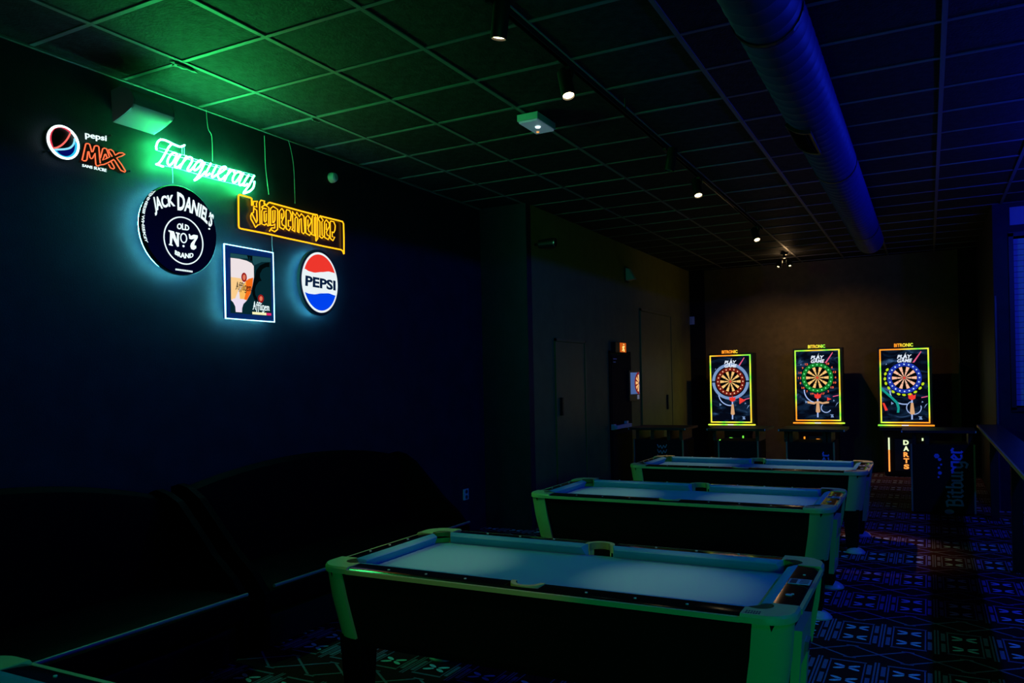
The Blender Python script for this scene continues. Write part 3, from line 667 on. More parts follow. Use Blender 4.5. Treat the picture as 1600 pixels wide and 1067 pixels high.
# ================================================================== SOFAS along the left wall
def sofa(y0, y1, arch, label):
    s = thing('sofa', (-4.1, (y0 + y1) / 2, 0), label, 'sofa', 'sofas along the left wall')
    MB().box((-4.52, y0 + .04, .03), (-3.76, y1 - .04, .26)).build('base', M['matte'], parent=s)
    # seat with a rolled front edge
    pr = [(-4.40, .26), (-3.70, .26), (-3.655, .30), (-3.645, .36), (-3.655, .42), (-3.70, .452), (-3.80, .462), (-4.40, .45)]
    rings = []
    n = 16
    for k in range(n + 1):
        t = k / n; y = y0 + .02 + (y1 - y0 - .04) * t; e = min(t, 1 - t) * (y1 - y0); sq = 1 - .12 * max(0, 1 - e / .10) ** 2
        rings.append([Vector((-4.0 + (px_ + 4.0) * sq, y, .26 + (pz - .26) * sq)) for px_, pz in pr])
    MB().loft(rings).build('seat', M['leather'], parent=s, smooth=True)
    MB().tube([(-3.652, y0 + .05 + (y1 - y0 - .10) * k / 12, .445) for k in range(13)], .011, 8).build('seat_highlight', M['seat_highlight'], parent=s, smooth=True)  # highlight along the seat's front edge, painted as a pale tube
    # arched back
    rings = []
    for k in range(25):
        t = k / 24; y = y0 + (y1 - y0) * t; zt = arch(t)
        rings.append([Vector((-4.54, y, .3)), Vector((-4.34, y, .3)), Vector((-4.32, y, .5)), Vector((-4.37, y, zt - .10)), Vector((-4.40, y, zt - .03)), Vector((-4.45, y, zt)), Vector((-4.51, y, zt - .03)), Vector((-4.54, y, zt - .10))])
    MB().loft(rings).build('backrest', M['leather'], parent=s, smooth=True)
    bt = MB().lathe([(.018, 0), (.016, .008), (.008, .013), (.001, .014)], lambda a, c, h: Vector((h, a, c)), 10, caps=False)
    fb = None
    for r_ in range(3):
        for k in range(5):
            t = (k + .5 + (.25 if r_ % 2 else -.15)) / 5; y = y0 + (y1 - y0) * t; z = .56 + r_ * .15
            if z > arch(t) - .12: continue
            if fb is None: fb = o = bt.build('button', M['leather'], parent=s, org=(0, 0, 0), smooth=True)
            else: o = fb.copy(); C.objects.link(o)
            o.location = Vector((-4.335 - (z - .5) * .11, y, z)) - W0[s.name]
    # side wings sweeping from the back down to the seat
    for y_ in (y0, y1 - .05):
        wing = [(-4.52, .05), (-3.70, .05), (-3.68, .40), (-3.78, .52), (-3.95, .66), (-4.10, .82), (-4.25, .97), (-4.36, arch(.04)), (-4.45, arch(.04) + .02), (-4.52, arch(.04))]
        MB().prism(wing, lambda p, q, t: Vector((p, t, q)), y_, y_ + .05).build('side_wing', M['leather'], parent=s)
    return s
sofa(1.05, 3.50, lambda t: .98 + .20 * math.sin(PI * min(1, max(0, t))) ** .8, 'long dark sofa with an arched back under the round black light box')
sofa(3.62, 6.10, lambda t: 1.00 + .15 * math.sin(PI * min(1, t)) ** .7, 'dark sofa with swept side wing, behind the nearest full pool table')

# ================================================================== POOL TABLES
HX, HY, ZT = 1.17, 0.555, 0.775
def rail_seg(mb, x0, x1, prof, axis, sign, edge, k=0.0, mi=0):
    """profile (v = distance in from the outer edge, z) swept between x0 and x1 along a side"""
    def P(t, v, z, end):
        tt = t - end * k * max(0, v - .11)
        p = edge - v
        return Vector((tt, sign * p, z)) if axis == 'x' else Vector((sign * p, tt, z))
    mb.loft([[P(x0, v, z, -1) for v, z in prof], [P(x1, v, z, 1) for v, z in prof]], mi=mi)
RAIL = [(.010, ZT - .030), (.010, ZT - .012), (.018, ZT - .007), (.035, ZT - .002), (.11, ZT + .001), (.11, ZT - .045), (.02, ZT - .045)]
CUSH = [(.11, ZT + .001), (.13, ZT - .001), (.155, ZT - .008), (.160, ZT - .013), (.132, ZT - .060), (.11, ZT - .060)]
def make_table(loc, label):
    t = thing('pool_table', loc, label, 'pool table', 'pool tables in a row')
    W0[t.name] = Vector((0, 0, 0))
    K = dict(parent=t, org=(0, 0, 0))
    # cabinet
    def rct(hx, hy, z, c=.06): return [Vector((sx * (hx - (c if i else 0)), sy * (hy - (0 if i else c)), z)) for sx, sy, i in ((-1, -1, 0), (-1, -1, 1), (1, -1, 1), (1, -1, 0), (1, 1, 0), (1, 1, 1), (-1, 1, 1), (-1, 1, 0))]
    MB().loft([rct(HX - .10, HY - .09, .36), rct(HX - .085, HY - .075, .40), rct(HX - .03, HY - .028, .70), rct(HX - .02, HY - .02, ZT - .035), rct(HX - .08, HY - .08, ZT - .035), rct(HX - .085, HY - .085, ZT - .21)]).build('cabinet', M['cabinet'], **K)
    # bed with pocket cut-outs
    bx, by = HX - .125, HY - .125
    ck = .075
    poly = [(bx, -by + ck), (bx, by - ck), (bx - ck, by), (-bx + ck, by), (-bx, by - ck), (-bx, -by + ck), (-bx + ck, -by), (bx - ck, -by)]
    MB().prism(poly, lambda p, q, z: Vector((p, q, z)), ZT - .080, ZT - .058).build('bed', M['cloth'], **K)
    MB().prism([(-HX + .13, -HY + .13), (HX - .13, -HY + .13), (HX - .13, HY - .13), (-HX + .13, HY - .13)], lambda p, q, z: Vector((p, q, z)), ZT - .20, ZT - .12).build('pocket_floor', M['cabinet'], **K)
    # rails, cushions, sights, trim
    for sy in (-1, 1):
        for x0, x1 in ((-HX + .20, -.085), (.085, HX - .20)):
            b = MB(); rail_seg(b, x0, x1, RAIL, 'x', sy, HY); b.build('rail', M['gloss'], smooth=True, **K)
            b = MB(); rail_seg(b, x0 - .01, x1 + (.02 if x1 < 0 else .01), CUSH, 'x', sy, HY, .55); b.build('cushion', M['cloth'], **K)
            for f_ in (.25, .5, .75):
                xs = x0 + (x1 - x0) * f_
                MB().lathe([(.0065, 0), (.0065, .003), (.001, .0035)], lambda a, c, h: Vector((xs + a, sy * (HY - .058) + c, ZT - .0015 + h)), 10, caps=False).build('sight', M['sight'], **K)
        b = MB(); rail_seg(b, -.085, .085, [(.010, ZT - .030), (.010, ZT - .012), (.018, ZT - .007), (.032, ZT - .002), (.032, ZT - .045)], 'x', sy, HY); b.build('rail', M['gloss'], smooth=True, **K)
        b = MB(); b.box((-HX + .20, sy * (HY + .004) if sy < 0 else sy * (HY - .012), ZT - .031), (HX - .20, sy * (HY - .012) if sy < 0 else sy * (HY + .004), ZT - .010)); b.build('rail_trim', M['cast'], **K)
        # side pocket
        n = 12; oc, ic = [], []
        for k in range(n + 1):
            a = PI * k / n; ci, si = math.cos(a), math.sin(a)
            oc.append((.085 * ci, HY - .115 + .083 * si)); ic.append((.060 * ci, HY - .115 + .060 * si))
        b = MB(); b.prism([(p, sy * q) for p, q in oc + ic[::-1]], lambda p, q, z: Vector((p, q, z)), ZT - .040, ZT + .004); b.build('side_casting', M['cast'], **K)
        lin = [[Vector((.060 * math.cos(PI * k / n), sy * (HY - .115 + .060 * math.sin(PI * k / n)), z)) for z in (ZT + .001, ZT - .13)] + [Vector((.066 * math.cos(PI * k / n), sy * (HY - .115 + .066 * math.sin(PI * k / n)), z)) for z in (ZT - .13, ZT + .001)] for k in range(n + 1)]
        MB().loft(lin).build('pocket_liner', M['cast'], smooth=True, **K)
    for sx in (-1, 1):
        b = MB(); rail_seg(b, -HY + .20, HY - .20, RAIL, 'y', sx, HX); b.build('rail', M['gloss'], smooth=True, **K)
        b = MB(); rail_seg(b, -HY + .19, HY - .19, CUSH, 'y', sx, HX, .55); b.build('cushion', M['cloth'], **K)
        for f_ in (.25, .5, .75):
            ys = -HY + .2 + (2 * HY - .4) * f_
            MB().lathe([(.0065, 0), (.0065, .003), (.001, .0035)], lambda a, c, h: Vector((sx * (HX - .058) + a, ys + c, ZT - .0015 + h)), 10, caps=False).build('sight', M['sight'], **K)
        b = MB(); lo, hi = sorted((sx * (HX + .004), sx * (HX - .012))); b.box((lo, -HY + .20, ZT - .031), (hi, HY - .20, ZT - .010)); b.build('rail_trim', M['cast'], **K)
    # corners
    for sx in (-1, 1):
        for sy in (-1, 1):
            R = .12; pl = [(R - R * math.cos(a), R - R * math.sin(a)) for a in [PI / 2 * k / 8 for k in range(9)]]       # (0,R) -> (R,0)
            pl += [(.20, 0), (.20, .11), (.188, .112)]
            a0, a1 = math.atan2(-.036, .038), math.atan2(.038, -.036) - 2 * PI
            arc = [(.15 + .055 * math.cos(a0 + (a1 - a0) * k / 10), .15 + .055 * math.sin(a0 + (a1 - a0) * k / 10)) for k in range(11)]
            pl += arc + [(.112, .188), (.11, .20), (0, .20)]
            g = lambda p, q, z: Vector((sx * (HX - p), sy * (HY - q), z))
            b = MB()
            b.loft([[g(p, q, ZT - .031) for p, q in pl], [g(p, q, ZT - .008) for p, q in pl], [g(p + (.008 if p < .05 else 0), q + (.008 if q < .05 else 0), ZT + .003) for p, q in pl]])
            b.build('corner_casting', M['cast'], smooth=True, **K)
            lin = [[g(.15 + rr_ * math.cos(a), .15 + rr_ * math.sin(a), z) for rr_, z in ((.055, ZT), (.055, ZT - .13), (.062, ZT - .13), (.062, ZT))] for a in [a0 + (a1 - a0) * k / 10 for k in range(11)]]
            MB().loft(lin).build('pocket_liner', M['cast'], smooth=True, **K)
            # tapered corner post
            rings = []
            for z, ins in ((ZT - .032, .010), (.60, .025), (.40, .058)):
                w_ = .146; RP = .143
                RY = .095
                cr = [(RP - RP * math.cos(a), RY - RY * math.sin(a)) for a in [PI / 2 * k / 8 for k in range(9)]]
                rings.append([g(p + ins, q + ins, z) for p, q in [(0, RY + .003)] + cr + [(w_, 0), (w_, .03), (.11, .06), (.07, .08), (.03, RY + .003)]])
            leg = MB().loft(rings).build('corner_post', M['cast'], smooth=True, **K)
            px_, py_ = sx * (HX - .15), sy * (HY - .15)
            MB().loft([[Vector((px_ + a * s_, py_ + c * s_, z)) for a, c in ((-.07, -.07), (.07, -.07), (.07, .07), (-.07, .07))] for s_, z in ((1.0, .41), (.75, .06), (.55, .03))]).build('pedestal', M['cabinet'], **K)
            MB().lathe([(.085, 0), (.085, .008), (.07, .026), (.045, .042), (.02, .048), (.001, .049)], lambda a, c, h: Vector((sx * (HX - .12) + a, sy * (HY - .12) + c, h)), 24, caps=False).build('foot_pad', M['pad'], smooth=True, **K)
    # coin panel on the right-hand end
    def ce_(y, z, o_): return Vector((HX - .055 + (z - .40) * .08 + o_, y, z))
    b = MB()
    y0_, y1_ = -.35, -.06
    for ys, zs in (((y0_, y1_), (.53, .675)), ((y0_, y0_ + .03), (.36, .53)), ((y1_ - .06, y1_), (.36, .53)), ((y0_, y1_), (.29, .36))):
        b.loft([[ce_(ys[0], z, o_) for z, o_ in ((zs[0], .0), (zs[1], .0), (zs[1], .035), (zs[0], .035))], [ce_(ys[1], z, o_) for z, o_ in ((zs[0], .0), (zs[1], .0), (zs[1], .035), (zs[0], .035))]])
    cp = b.build('coin_panel', M['cast'], **K)
    cp2 = MB().loft([[ce_(y, z, o_) for z, o_ in ((.56, .033), (.60, .033), (.60, .05), (.56, .05))] for y in (-.24, -.16)]).build('coin_slide', M['chrome'], parent=cp, org=(0, 0, 0))
    # sticker on the right-hand rail
    st = MB().box((HX - .105, -.01, ZT + .0006), (HX - .012, .085, ZT + .0020)); st = st.build('sticker', M['print'], **K)
    b = MB(); b.box((HX - .098, .0, ZT + .0019), (HX - .07, .075, ZT + .0026))
    for k in range(3): b.box((HX - .058, .005 + k * .026, ZT + .0019), (HX - .02, .018 + k * .026, ZT + .0026))
    b.build('sticker_print', M['dim'], parent=st, org=(0, 0, 0))
    MB().lathe([(.014, 0), (.014, .002), (.001, .002)], lambda a, c, h: Vector((HX - .07 + a, -.20 + c, ZT + .0005 + h)), 14, caps=False).build('round_sticker', M['print'], **K)
    b = MB()
    for k in range(6):
        b.box((HX - .185 + k * .010, -HY + .045, ZT + .0030), (HX - .179 + k * .010, -HY + .060, ZT + .0036)); b.box((HX - .185 + k * .010, -HY + .022, ZT + .0030), (HX - .178 + k * .010, -HY + .036, ZT + .0036))
    b.build('casting_print', M['dim'], **K)['kind'] = 'stuff'
    return t
t1 = make_table((-1.635, 3.665, 0), 'nearest full pool table, teal cloth, in front of the dark sofas')
copy_tree(t1, (-1.755, 6.31, 0), 'middle pool table between the nearest full one and the one by the high tables')
copy_tree(t1, (-1.690, 8.57, 0), 'farthest pool table, standing before the high tables and dart machines')
copy_tree(t1, (-1.77, 1.065, 0), 'pool table of which only a far corner shows at the lower left')

# ================================================================== CEILING EQUIPMENT
dx, dz, dr = -0.65, 1.74 + CZ, 0.163
du = thing('ventilation_duct', (dx, 4, dz), 'long round black ventilation duct lit blue along its right side', 'duct')
prof = []
y = -1.0; k = 0
rings = []
NS = 40
while y < 11.35:
    for a_, r_ in ((0, dr), (.118, dr), (.124, dr + .004), (.132, dr + .004), (.138, dr)):
        rings.append([Vector((dx + r_ * math.cos(2 * PI * q / NS), y + a_ + .06 * (q / NS if False else 0), dz + r_ * math.sin(2 * PI * q / NS))) for q in range(NS)])
    y += .138
yend = y
rings.append([Vector((dx + dr * .2 * math.cos(2 * PI * q / NS), y + .01, dz + dr * .2 * math.sin(2 * PI * q / NS))) for q in range(NS)])
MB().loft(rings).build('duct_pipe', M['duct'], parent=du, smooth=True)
gr = MB(); gy0, gy1 = 5.42, 5.98
def dp(a, y, r): return Vector((dx + r * math.cos(a), y, dz + r * math.sin(a)))
for a0_, a1_, y0_, y1_ in ((3.75, 3.83, gy0, gy1), (4.68, 4.76, gy0, gy1), (3.83, 4.68, gy0, gy0 + .03), (3.83, 4.68, gy1 - .03, gy1)):
    n = 6; gr.loft([[dp(a0_ + (a1_ - a0_) * k / n, yy, rr_) for yy, rr_ in ((y0_, dr), (y1_, dr), (y1_, dr + .022), (y0_, dr + .022))] for k in range(n + 1)])
gf = gr.build('vent_grille', M['black'], parent=du)
gr = MB()
for k in range(9):
    a = 3.88 + k * .095; gr.loft([[dp(a + d, yy, rr_) for d, rr_ in ((0, dr + .002), (.015, dr + .002), (.035, dr + .018), (.02, dr + .018))] for yy in (gy0 + .03, gy1 - .03)])
gr.build('grille_bars', M['matte'], parent=gf)['kind'] = 'stuff'
gf.matrix_parent_inverse = Matrix(); 
for y_ in (3.9, 7.0, 10.2):
    b = MB(); n = 24
    b.loft([[Vector((dx + (dr + .005 + e) * math.cos(2 * PI * q / n), y_ + d, dz + (dr + .005 + e) * math.sin(2 * PI * q / n))) for d, e in ((0, 0), (.03, 0), (.03, .004), (0, .004))] for q in range(n + 1)], caps=False)
    b.tube([(dx, y_ + .015, dz + dr), (dx, y_ + .015, CEIL - .002)], .005, 6)
    b.build('hanger_strap', M['black'], parent=du)

TX, TZ = -1.885, 3.60
tr = thing('lighting_track', (TX, 6, TZ), 'long black lighting track hanging below the ceiling', 'track')
b = MB()
for lo, hi in (((TX - .018, 1.2, TZ + .012), (TX + .018, 10.6, TZ + .018)), ((TX - .018, 1.2, TZ - .016), (TX - .012, 10.6, TZ + .012)), ((TX + .012, 1.2, TZ - .016), (TX + .018, 10.6, TZ + .012))): b.box(lo, hi)
b.build('track_rail', M['black'], parent=tr)
for y_ in (2.0, 5.4, 9.6): MB().tube([(TX, y_, TZ + .016), (TX, y_, CEIL - .003)], .006, 8).build('hanger', M['black'], parent=tr)
for y0_, y1_ in ((7.6, 9.0),): MB().box((TX - .010, y0_, TZ - .013), (TX - .006, y1_, TZ - .010)).build('conductor', M['chrome'], parent=tr)

def spot_lamp(loc, target, label, lit=True, power=0, ln=.19, r=.042, angle=34, col=(1.0, 0.60, 0.28)):
    """loc is the middle of the lens"""
    e = Vector(loc); d = (Vector(target) - e).normalized(); top = e - d * ln
    s = thing('track_spot_lamp', top, label, 'spot lamp', 'spot lamps on the ceiling track')
    u = d.orthogonal().normalized(); v = d.cross(u)
    f = lambda a, c, h: top + d * h + u * a + v * c
    MB().lathe([(.001, 0), (r * .8, 0), (r, .012), (r, ln), (r - .006, ln), (r - .008, ln - .012), (.001, ln - .012)], f, 24, caps=False).build('lamp_body', M['black'], parent=s, smooth=True)
    MB().lathe([(r - .009, ln - .010), (.001, ln - .008)], f, 20, caps=False).build('lens', M['spot'] if lit else M['sight'], parent=s)
    MB().tube([top + d * .06 + Vector((r + .004, 0, 0)), Vector((TX + .02, top.y, TZ - .03)), Vector((TX, top.y, TZ - .014))], .007, 8).build('lamp_arm', M['black'], parent=s, smooth=True)
    MB().box((TX - .014, top.y - .045, TZ - .034), (TX + .014, top.y + .045, TZ - .0165)).build('track_adapter', M['black'], parent=s)
    if power:
        L = lamp('SPOT', 'spot_light', e + d * .012, power, col, e + d, .02, angle, 1.0)
    return s
spot_lamp((-1.86, 3.46, 3.40), (-2.36, 3.68, .73), 'nearest lit black spot lamp on the ceiling track', power=118, angle=20)
spot_lamp((-1.88, 4.37, 3.40), (-1.13, 3.67, .73), 'lit black spot lamp just right of the white emergency light', power=118, angle=20)
spot_lamp((-1.86, 6.38, 3.40), (-2.39, 6.35, .73), 'black spot lamp turned edge-on, showing only a thin bright rim', lit=False, power=118, angle=20)
spot_lamp((-1.88, 7.40, 3.40), (-1.22, 6.38, .73), 'lit spot lamp beside the pale strip of the ceiling track', power=118, angle=20)
spot_lamp((-1.87, 10.23, 3.40), (-0.97, 8.85, .73), 'farthest lit spot lamp at the end of the ceiling track', power=190, angle=29)
# two-headed lamp in front of the back wall
wl = thing('twin_spot_lamp', (-2.05, 13.6, CEIL), 'small twin-headed lamp under the ceiling lighting the brown back wall', 'spot lamp')
MB().lathe([(.06, 0), (.06, -.03), (.02, -.04), (.02, -.09), (.001, -.09)], lambda a, c, h: Vector((-2.06 + a, 13.6 + c, CEIL + h - .004)), 20, caps=False).build('base', M['black'], parent=wl, smooth=True)
for sx, tg in ((-1, (-2.5, 14.95, 1.3)), (1, (-1.1, 14.95, 1.2))):
    o_ = Vector((-2.06 + sx * .06, 13.6, 3.60)); d = Vector((sx * .25, -.30, -.92)).normalized(); u = d.orthogonal().normalized(); v = d.cross(u)
    MB().lathe([(.001, 0), (.03, 0), (.045, .05), (.05, .14), (.042, .14), (.001, .12)], lambda a, c, h: o_ + d * h + u * a + v * c, 20, caps=False).build('lamp_head', M['black'], parent=wl, smooth=True)
    MB().lathe([(.040, .128), (.001, .126)], lambda a, c, h: o_ + d * h + u * a + v * c, 16, caps=False).build('lens', M['spot'], parent=wl)
    lamp('SPOT', 'spot_light', o_ + d * .15, 42, (1.0, 0.62, 0.30), tg, .03, 100, 1.0)
lamp('POINT', 'lamp_spill', (-2.06, 13.72, 3.57), 2.6, (1.0, 0.62, 0.30), radius=.02)
# lamp over the farthest table's left half and another aimed at the aisle floor
lamp('SPOT', 'spot_light', (-1.99, 10.2, 3.42), 150, (1.0, 0.60, 0.28), (-2.39, 8.83, .73), .02, 22, 1.0)

# emergency light on the ceiling
em = thing('emergency_light', (-2.62, 5.45, CEIL), 'white boxy emergency light on the ceiling, lens glowing', 'emergency light')
MB().box((-2.70, 5.29, 3.645), (-2.53, 5.61, 3.695)).build('housing', M['white'], parent=em)
MB().box((-2.685, 5.33, 3.695), (-2.56, 5.57, CEIL)).build('ceiling_plate', M['white'], parent=em)
MB().box((-2.69, 5.30, 3.632), (-2.54, 5.60, 3.645)).build('diffuser', mat('frosted_diffuser', (0.5, 0.55, 0.6), 0.3, emit=(0.35, 0.6, 0.8), strength=0.12), parent=em)
MB().lathe([(.022, 0), (.018, -.008), (.001, -.012)], lambda a, c, h: Vector((-2.60 + a, 5.44 + c, 3.632 + h)), 14, caps=False).build('lamp', glow('cold_led', (0.7, 0.95, 1.0), 2.0), parent=em)
MB().lathe([(.012, 0), (.010, -.006), (.001, -.008)], lambda a, c, h: Vector((-2.655 + a, 5.55 + c, 3.632 + h)), 12, caps=False).build('lamp', glow('warm_led', (1.0, 0.45, 0.1), 1.0), parent=em)

# camera dome / projector-like spot on the left, small sensors at the back
pc = onX(855, 380, -3.84)
cs = thing('ceiling_spot', (-4.0, pc.y, pc.z), 'small dark spot fixture glinting above the step in the left wall', 'spot lamp')
MB().tube([(-4.0, pc.y, pc.z), (pc.x - .08, pc.y, pc.z)], .014, 8).build('stem', M['black'], parent=cs)
MB().lathe([(.001, -.10), (.05, -.10), (.055, .10), (.045, .10), (.001, .085)], lambda a, c, h: pc + Vector((h, -c * .8, a)), 20, caps=False).build('lamp_head', M['black'], parent=cs, smooth=True)
MB().lathe([(.056, .09), (.056, .105), (.046, .105)], lambda a, c, h: pc + Vector((h, -c * .8, a)), 20, caps=False).build('rim', M['chrome'], parent=cs)
a = onX(986, 429, -3.93)
sn = thing('corner_sensor', (-4.0, a.y, a.z), 'small white wedge-shaped sensor, blue-lit, high on the rear left wall', 'sensor')
MB().loft([[Vector((-4.0, a.y - .07, a.z - .09)), Vector((-4.0, a.y + .07, a.z - .09)), Vector((-4.0, a.y + .07, a.z + .10)), Vector((-4.0, a.y - .07, a.z + .10))], [Vector((-3.86, a.y - .05, a.z - .07)), Vector((-3.86, a.y + .05, a.z - .07)), Vector((-3.95, a.y + .05, a.z + .09)), Vector((-3.95, a.y - .05, a.z + .09))]]).build('housing', M['white'], parent=sn)
MB().box((-4.0, a.y - .09, a.z - .11), (-3.99, a.y + .09, a.z + .12)).build('back_plate', M['black'], parent=sn)
a = onY(1082, 501, 14.92)
sn2 = thing('wall_alarm', (a.x, 14.95, a.z), 'tiny pale alarm box high on the back wall left of the dart machines', 'alarm')
MB().box((a.x - .045, 14.89, a.z - .075), (a.x + .045, 14.95, a.z + .075)).build('housing', M['white'], parent=sn2)
MB().box((a.x - .03, 14.885, a.z - .055), (a.x + .0, 14.89, a.z + .055)).build('grille', M['print'], parent=sn2)

# exit sign, screen on the rear left wall
e0 = onX(965, 543, -3.98)
ex = thing('exit_sign', (-4.0, e0.y, e0.z), 'small lit orange running-man exit sign above the dark door', 'exit sign')
MB().box((-4.0, e0.y - .22, e0.z - .075), (-3.93, e0.y + .22, e0.z + .075)).build('housing', M['black'], parent=ex)
MB().box((-3.93, e0.y - .04, e0.z - .068), (-3.926, e0.y + .21, e0.z + .068)).build('face', glow('exit_amber', (0.75, 0.12, 0.01), 0.75), parent=ex)
rm = MB()
def man(pts, r): rm.tube([Vector((-3.921, e0.y + .085 + p * .9, e0.z + q)) for p, q in pts], r, 6)
man([(0, .02), (-.01, -.015)], .011); man([(-.01, -.015), (.03, -.03), (.025, -.06)], .008); man([(-.01, -.015), (-.03, -.04), (-.055, -.045)], .008)
man([(0, .02), (.03, .005), (.045, .02)], .006); man([(0, .02), (-.03, .015), (-.035, -.01)], .006); man([(.006, .045), (.007, .046)], .013)
rm.build('running_man', glow('exit_pale', (1.0, 0.7, 0.2), 1.2), parent=ex)
n1 = onX(954, 563, -3.97)
nt_ = thing('door_notice', (-4.0, n1.y, n1.z), 'small dark notice plate at the top of the black door', 'notice')
MB().box((-3.965, 10.56, n1.z - .05), (-3.955, 10.84, n1.z + .05)).build('plate', M['matte'], parent=nt_)
b = MB()
for k, (a_, c_) in enumerate(((.03, .14), (.03, .10))): b.box((-3.955, 10.56 + a_, n1.z + .015 - k * .045), (-3.952, 10.56 + a_ + c_, n1.z + .03 - k * .045))
b.build('notice_print', M['print'], parent=nt_)
tv0, tv1 = onX(986, 582, -3.93), onX(1000, 615, -3.93)
tv = thing('wall_screen', (-4.0, (tv0.y + tv1.y) / 2, tv1.z), 'small lit wall screen beside the black door showing a dartboard', 'screen')
MB().box((-4.0, tv0.y - .05, tv1.z - .10), (-3.94, tv1.y + .04, tv0.z + .03)).build('housing', M['black'], parent=tv)
MB().box((-3.94, tv0.y, tv1.z), (-3.935, tv1.y, tv0.z)).build('display', flat('display_blue', 70, 95, 150), parent=tv)
cy_, cz_ = tv1.y - .02, (tv0.z + tv1.z) / 2
def arcpoly(r0, r1, n=14): return [(cy_ + r1 * math.cos(PI / 2 + PI * k / n) * 1.1, cz_ + r1 * math.sin(PI / 2 + PI * k / n) * .9) for k in range(n + 1)] + [(cy_ + r0 * math.cos(PI / 2 + PI * k / n) * 1.1, cz_ + r0 * math.sin(PI / 2 + PI * k / n) * .9) for k in range(n, -1, -1)]
MB().prism(arcpoly(.0, .19), fly(-3.934), 0, .001).build('board_image', flat('board_maroon', 120, 30, 30), parent=tv)
bd = MB()
for k in range(5):
    a0_, a1_ = PI / 2 + PI * (k + .12) / 5, PI / 2 + PI * (k + .72) / 5
    bd.prism([(cy_ + r * math.cos(a) * 1.1, cz_ + r * math.sin(a) * .9) for r, a in ((.03, a0_), (.15, a0_), (.15, a1_), (.03, a1_))], fly(-3.932), 0, .001)
bd.build('board_image', flat('board_sand', 250, 190, 120), parent=tv)
MB().box((-3.94, tv1.y - .10, tv1.z - .08), (-3.93, tv1.y - .03, tv1.z - .015)).build('label_plate', flat('label_grey', 90, 95, 115), parent=tv)

# ================================================================== DART MACHINES
def ramp_glow(name, stops, scale, phase, strength=1.25):
    m = bpy.data.materials.new(name); m.use_nodes = True; nt = m.node_tree; nt.nodes.remove(nt.nodes['Principled BSDF'])
    tc = nt.nodes.new('ShaderNodeTexCoord'); mp = nt.nodes.new('ShaderNodeMapping'); mp.inputs['Location'].default_value = (phase, phase * 2, phase * 3)
    wv = nt.nodes.new('ShaderNodeTexNoise'); wv.inputs['Scale'].default_value = scale; wv.inputs['Detail'].default_value = 0
    r = nt.nodes.new('ShaderNodeValToRGB'); r.color_ramp.elements.remove(r.color_ramp.elements[0])
    r.color_ramp.elements[0].position = stops[0][0]; r.color_ramp.elements[0].color = (*stops[0][1], 1)
    for p, c in stops[1:]: q = r.color_ramp.elements.new(p); q.color = (*c, 1)
    e = nt.nodes.new('ShaderNodeEmission'); e.inputs[1].default_value = strength
    nt.links.new(tc.outputs['Object'], mp.inputs[0]); nt.links.new(mp.outputs[0], wv.inputs['Vector']); nt.links.new(wv.outputs['Fac'], r.inputs[0]); nt.links.new(r.outputs[0], e.inputs[0]); nt.links.new(e.outputs[0], nt.nodes['Material Output'].inputs[0])
    return m
GRN, YEL, ORG, REDO = (0.18, 0.9, 0.06), (0.85, 0.85, 0.05), (1.0, 0.30, 0.02), (1.0, 0.10, 0.02)
def screen_mat(name, ph):
    m = bpy.data.materials.new(name); m.use_nodes = True; nt = m.node_tree; nt.nodes.remove(nt.nodes['Principled BSDF'])
    tc = nt.nodes.new('ShaderNodeTexCoord'); mp = nt.nodes.new('ShaderNodeMapping'); mp.inputs['Location'].default_value = (ph, ph, ph); mp.inputs['Rotation'].default_value = (0, .7, 0); mp.inputs['Scale'].default_value = (1, 1, 2.6)
    n = nt.nodes.new('ShaderNodeTexNoise'); n.inputs['Scale'].default_value = 2.6; n.inputs['Detail'].default_value = 5; n.inputs['Distortion'].default_value = 1.2
    r = nt.nodes.new('ShaderNodeValToRGB'); el = r.color_ramp.elements
    el[0].position = .46; el[0].color = (0.001, 0.002, 0.006, 1); el[1].position = .78; el[1].color = (0.05, 0.12, 0.28, 1)
    q = el.new(.60); q.color = (0.004, 0.013, 0.034, 1)
    e = nt.nodes.new('ShaderNodeEmission'); e.inputs[1].default_value = 1.2
    nt.links.new(tc.outputs['Object'], mp.inputs[0]); nt.links.new(mp.outputs[0], n.inputs['Vector']); nt.links.new(n.outputs['Fac'], r.inputs[0]); nt.links.new(r.outputs[0], e.inputs[0]); nt.links.new(e.outputs[0], nt.nodes['Material Output'].inputs[0])
    return m
YM = 14.30
SAND, PINK = flat('board_tan', 248, 196, 118), flat('board_pink', 250, 190, 160)
BLK = flat('board_black', 6, 6, 6); WHT = flat('screen_white', 225, 235, 250); STEEL = flat('screen_steel', 120, 150, 195)
REDS = flat('screen_red', 240, 60, 50); TANS = flat('screen_tan', 215, 165, 120); LIME = flat('screen_lime', 190, 220, 30); PALE = flat('screen_pale', 165, 190, 245)
PINKS = flat('screen_pink', 225, 90, 130); TEAL = flat('screen_teal', 20, 150, 140); NUM = flat('screen_number', 250, 105, 60)
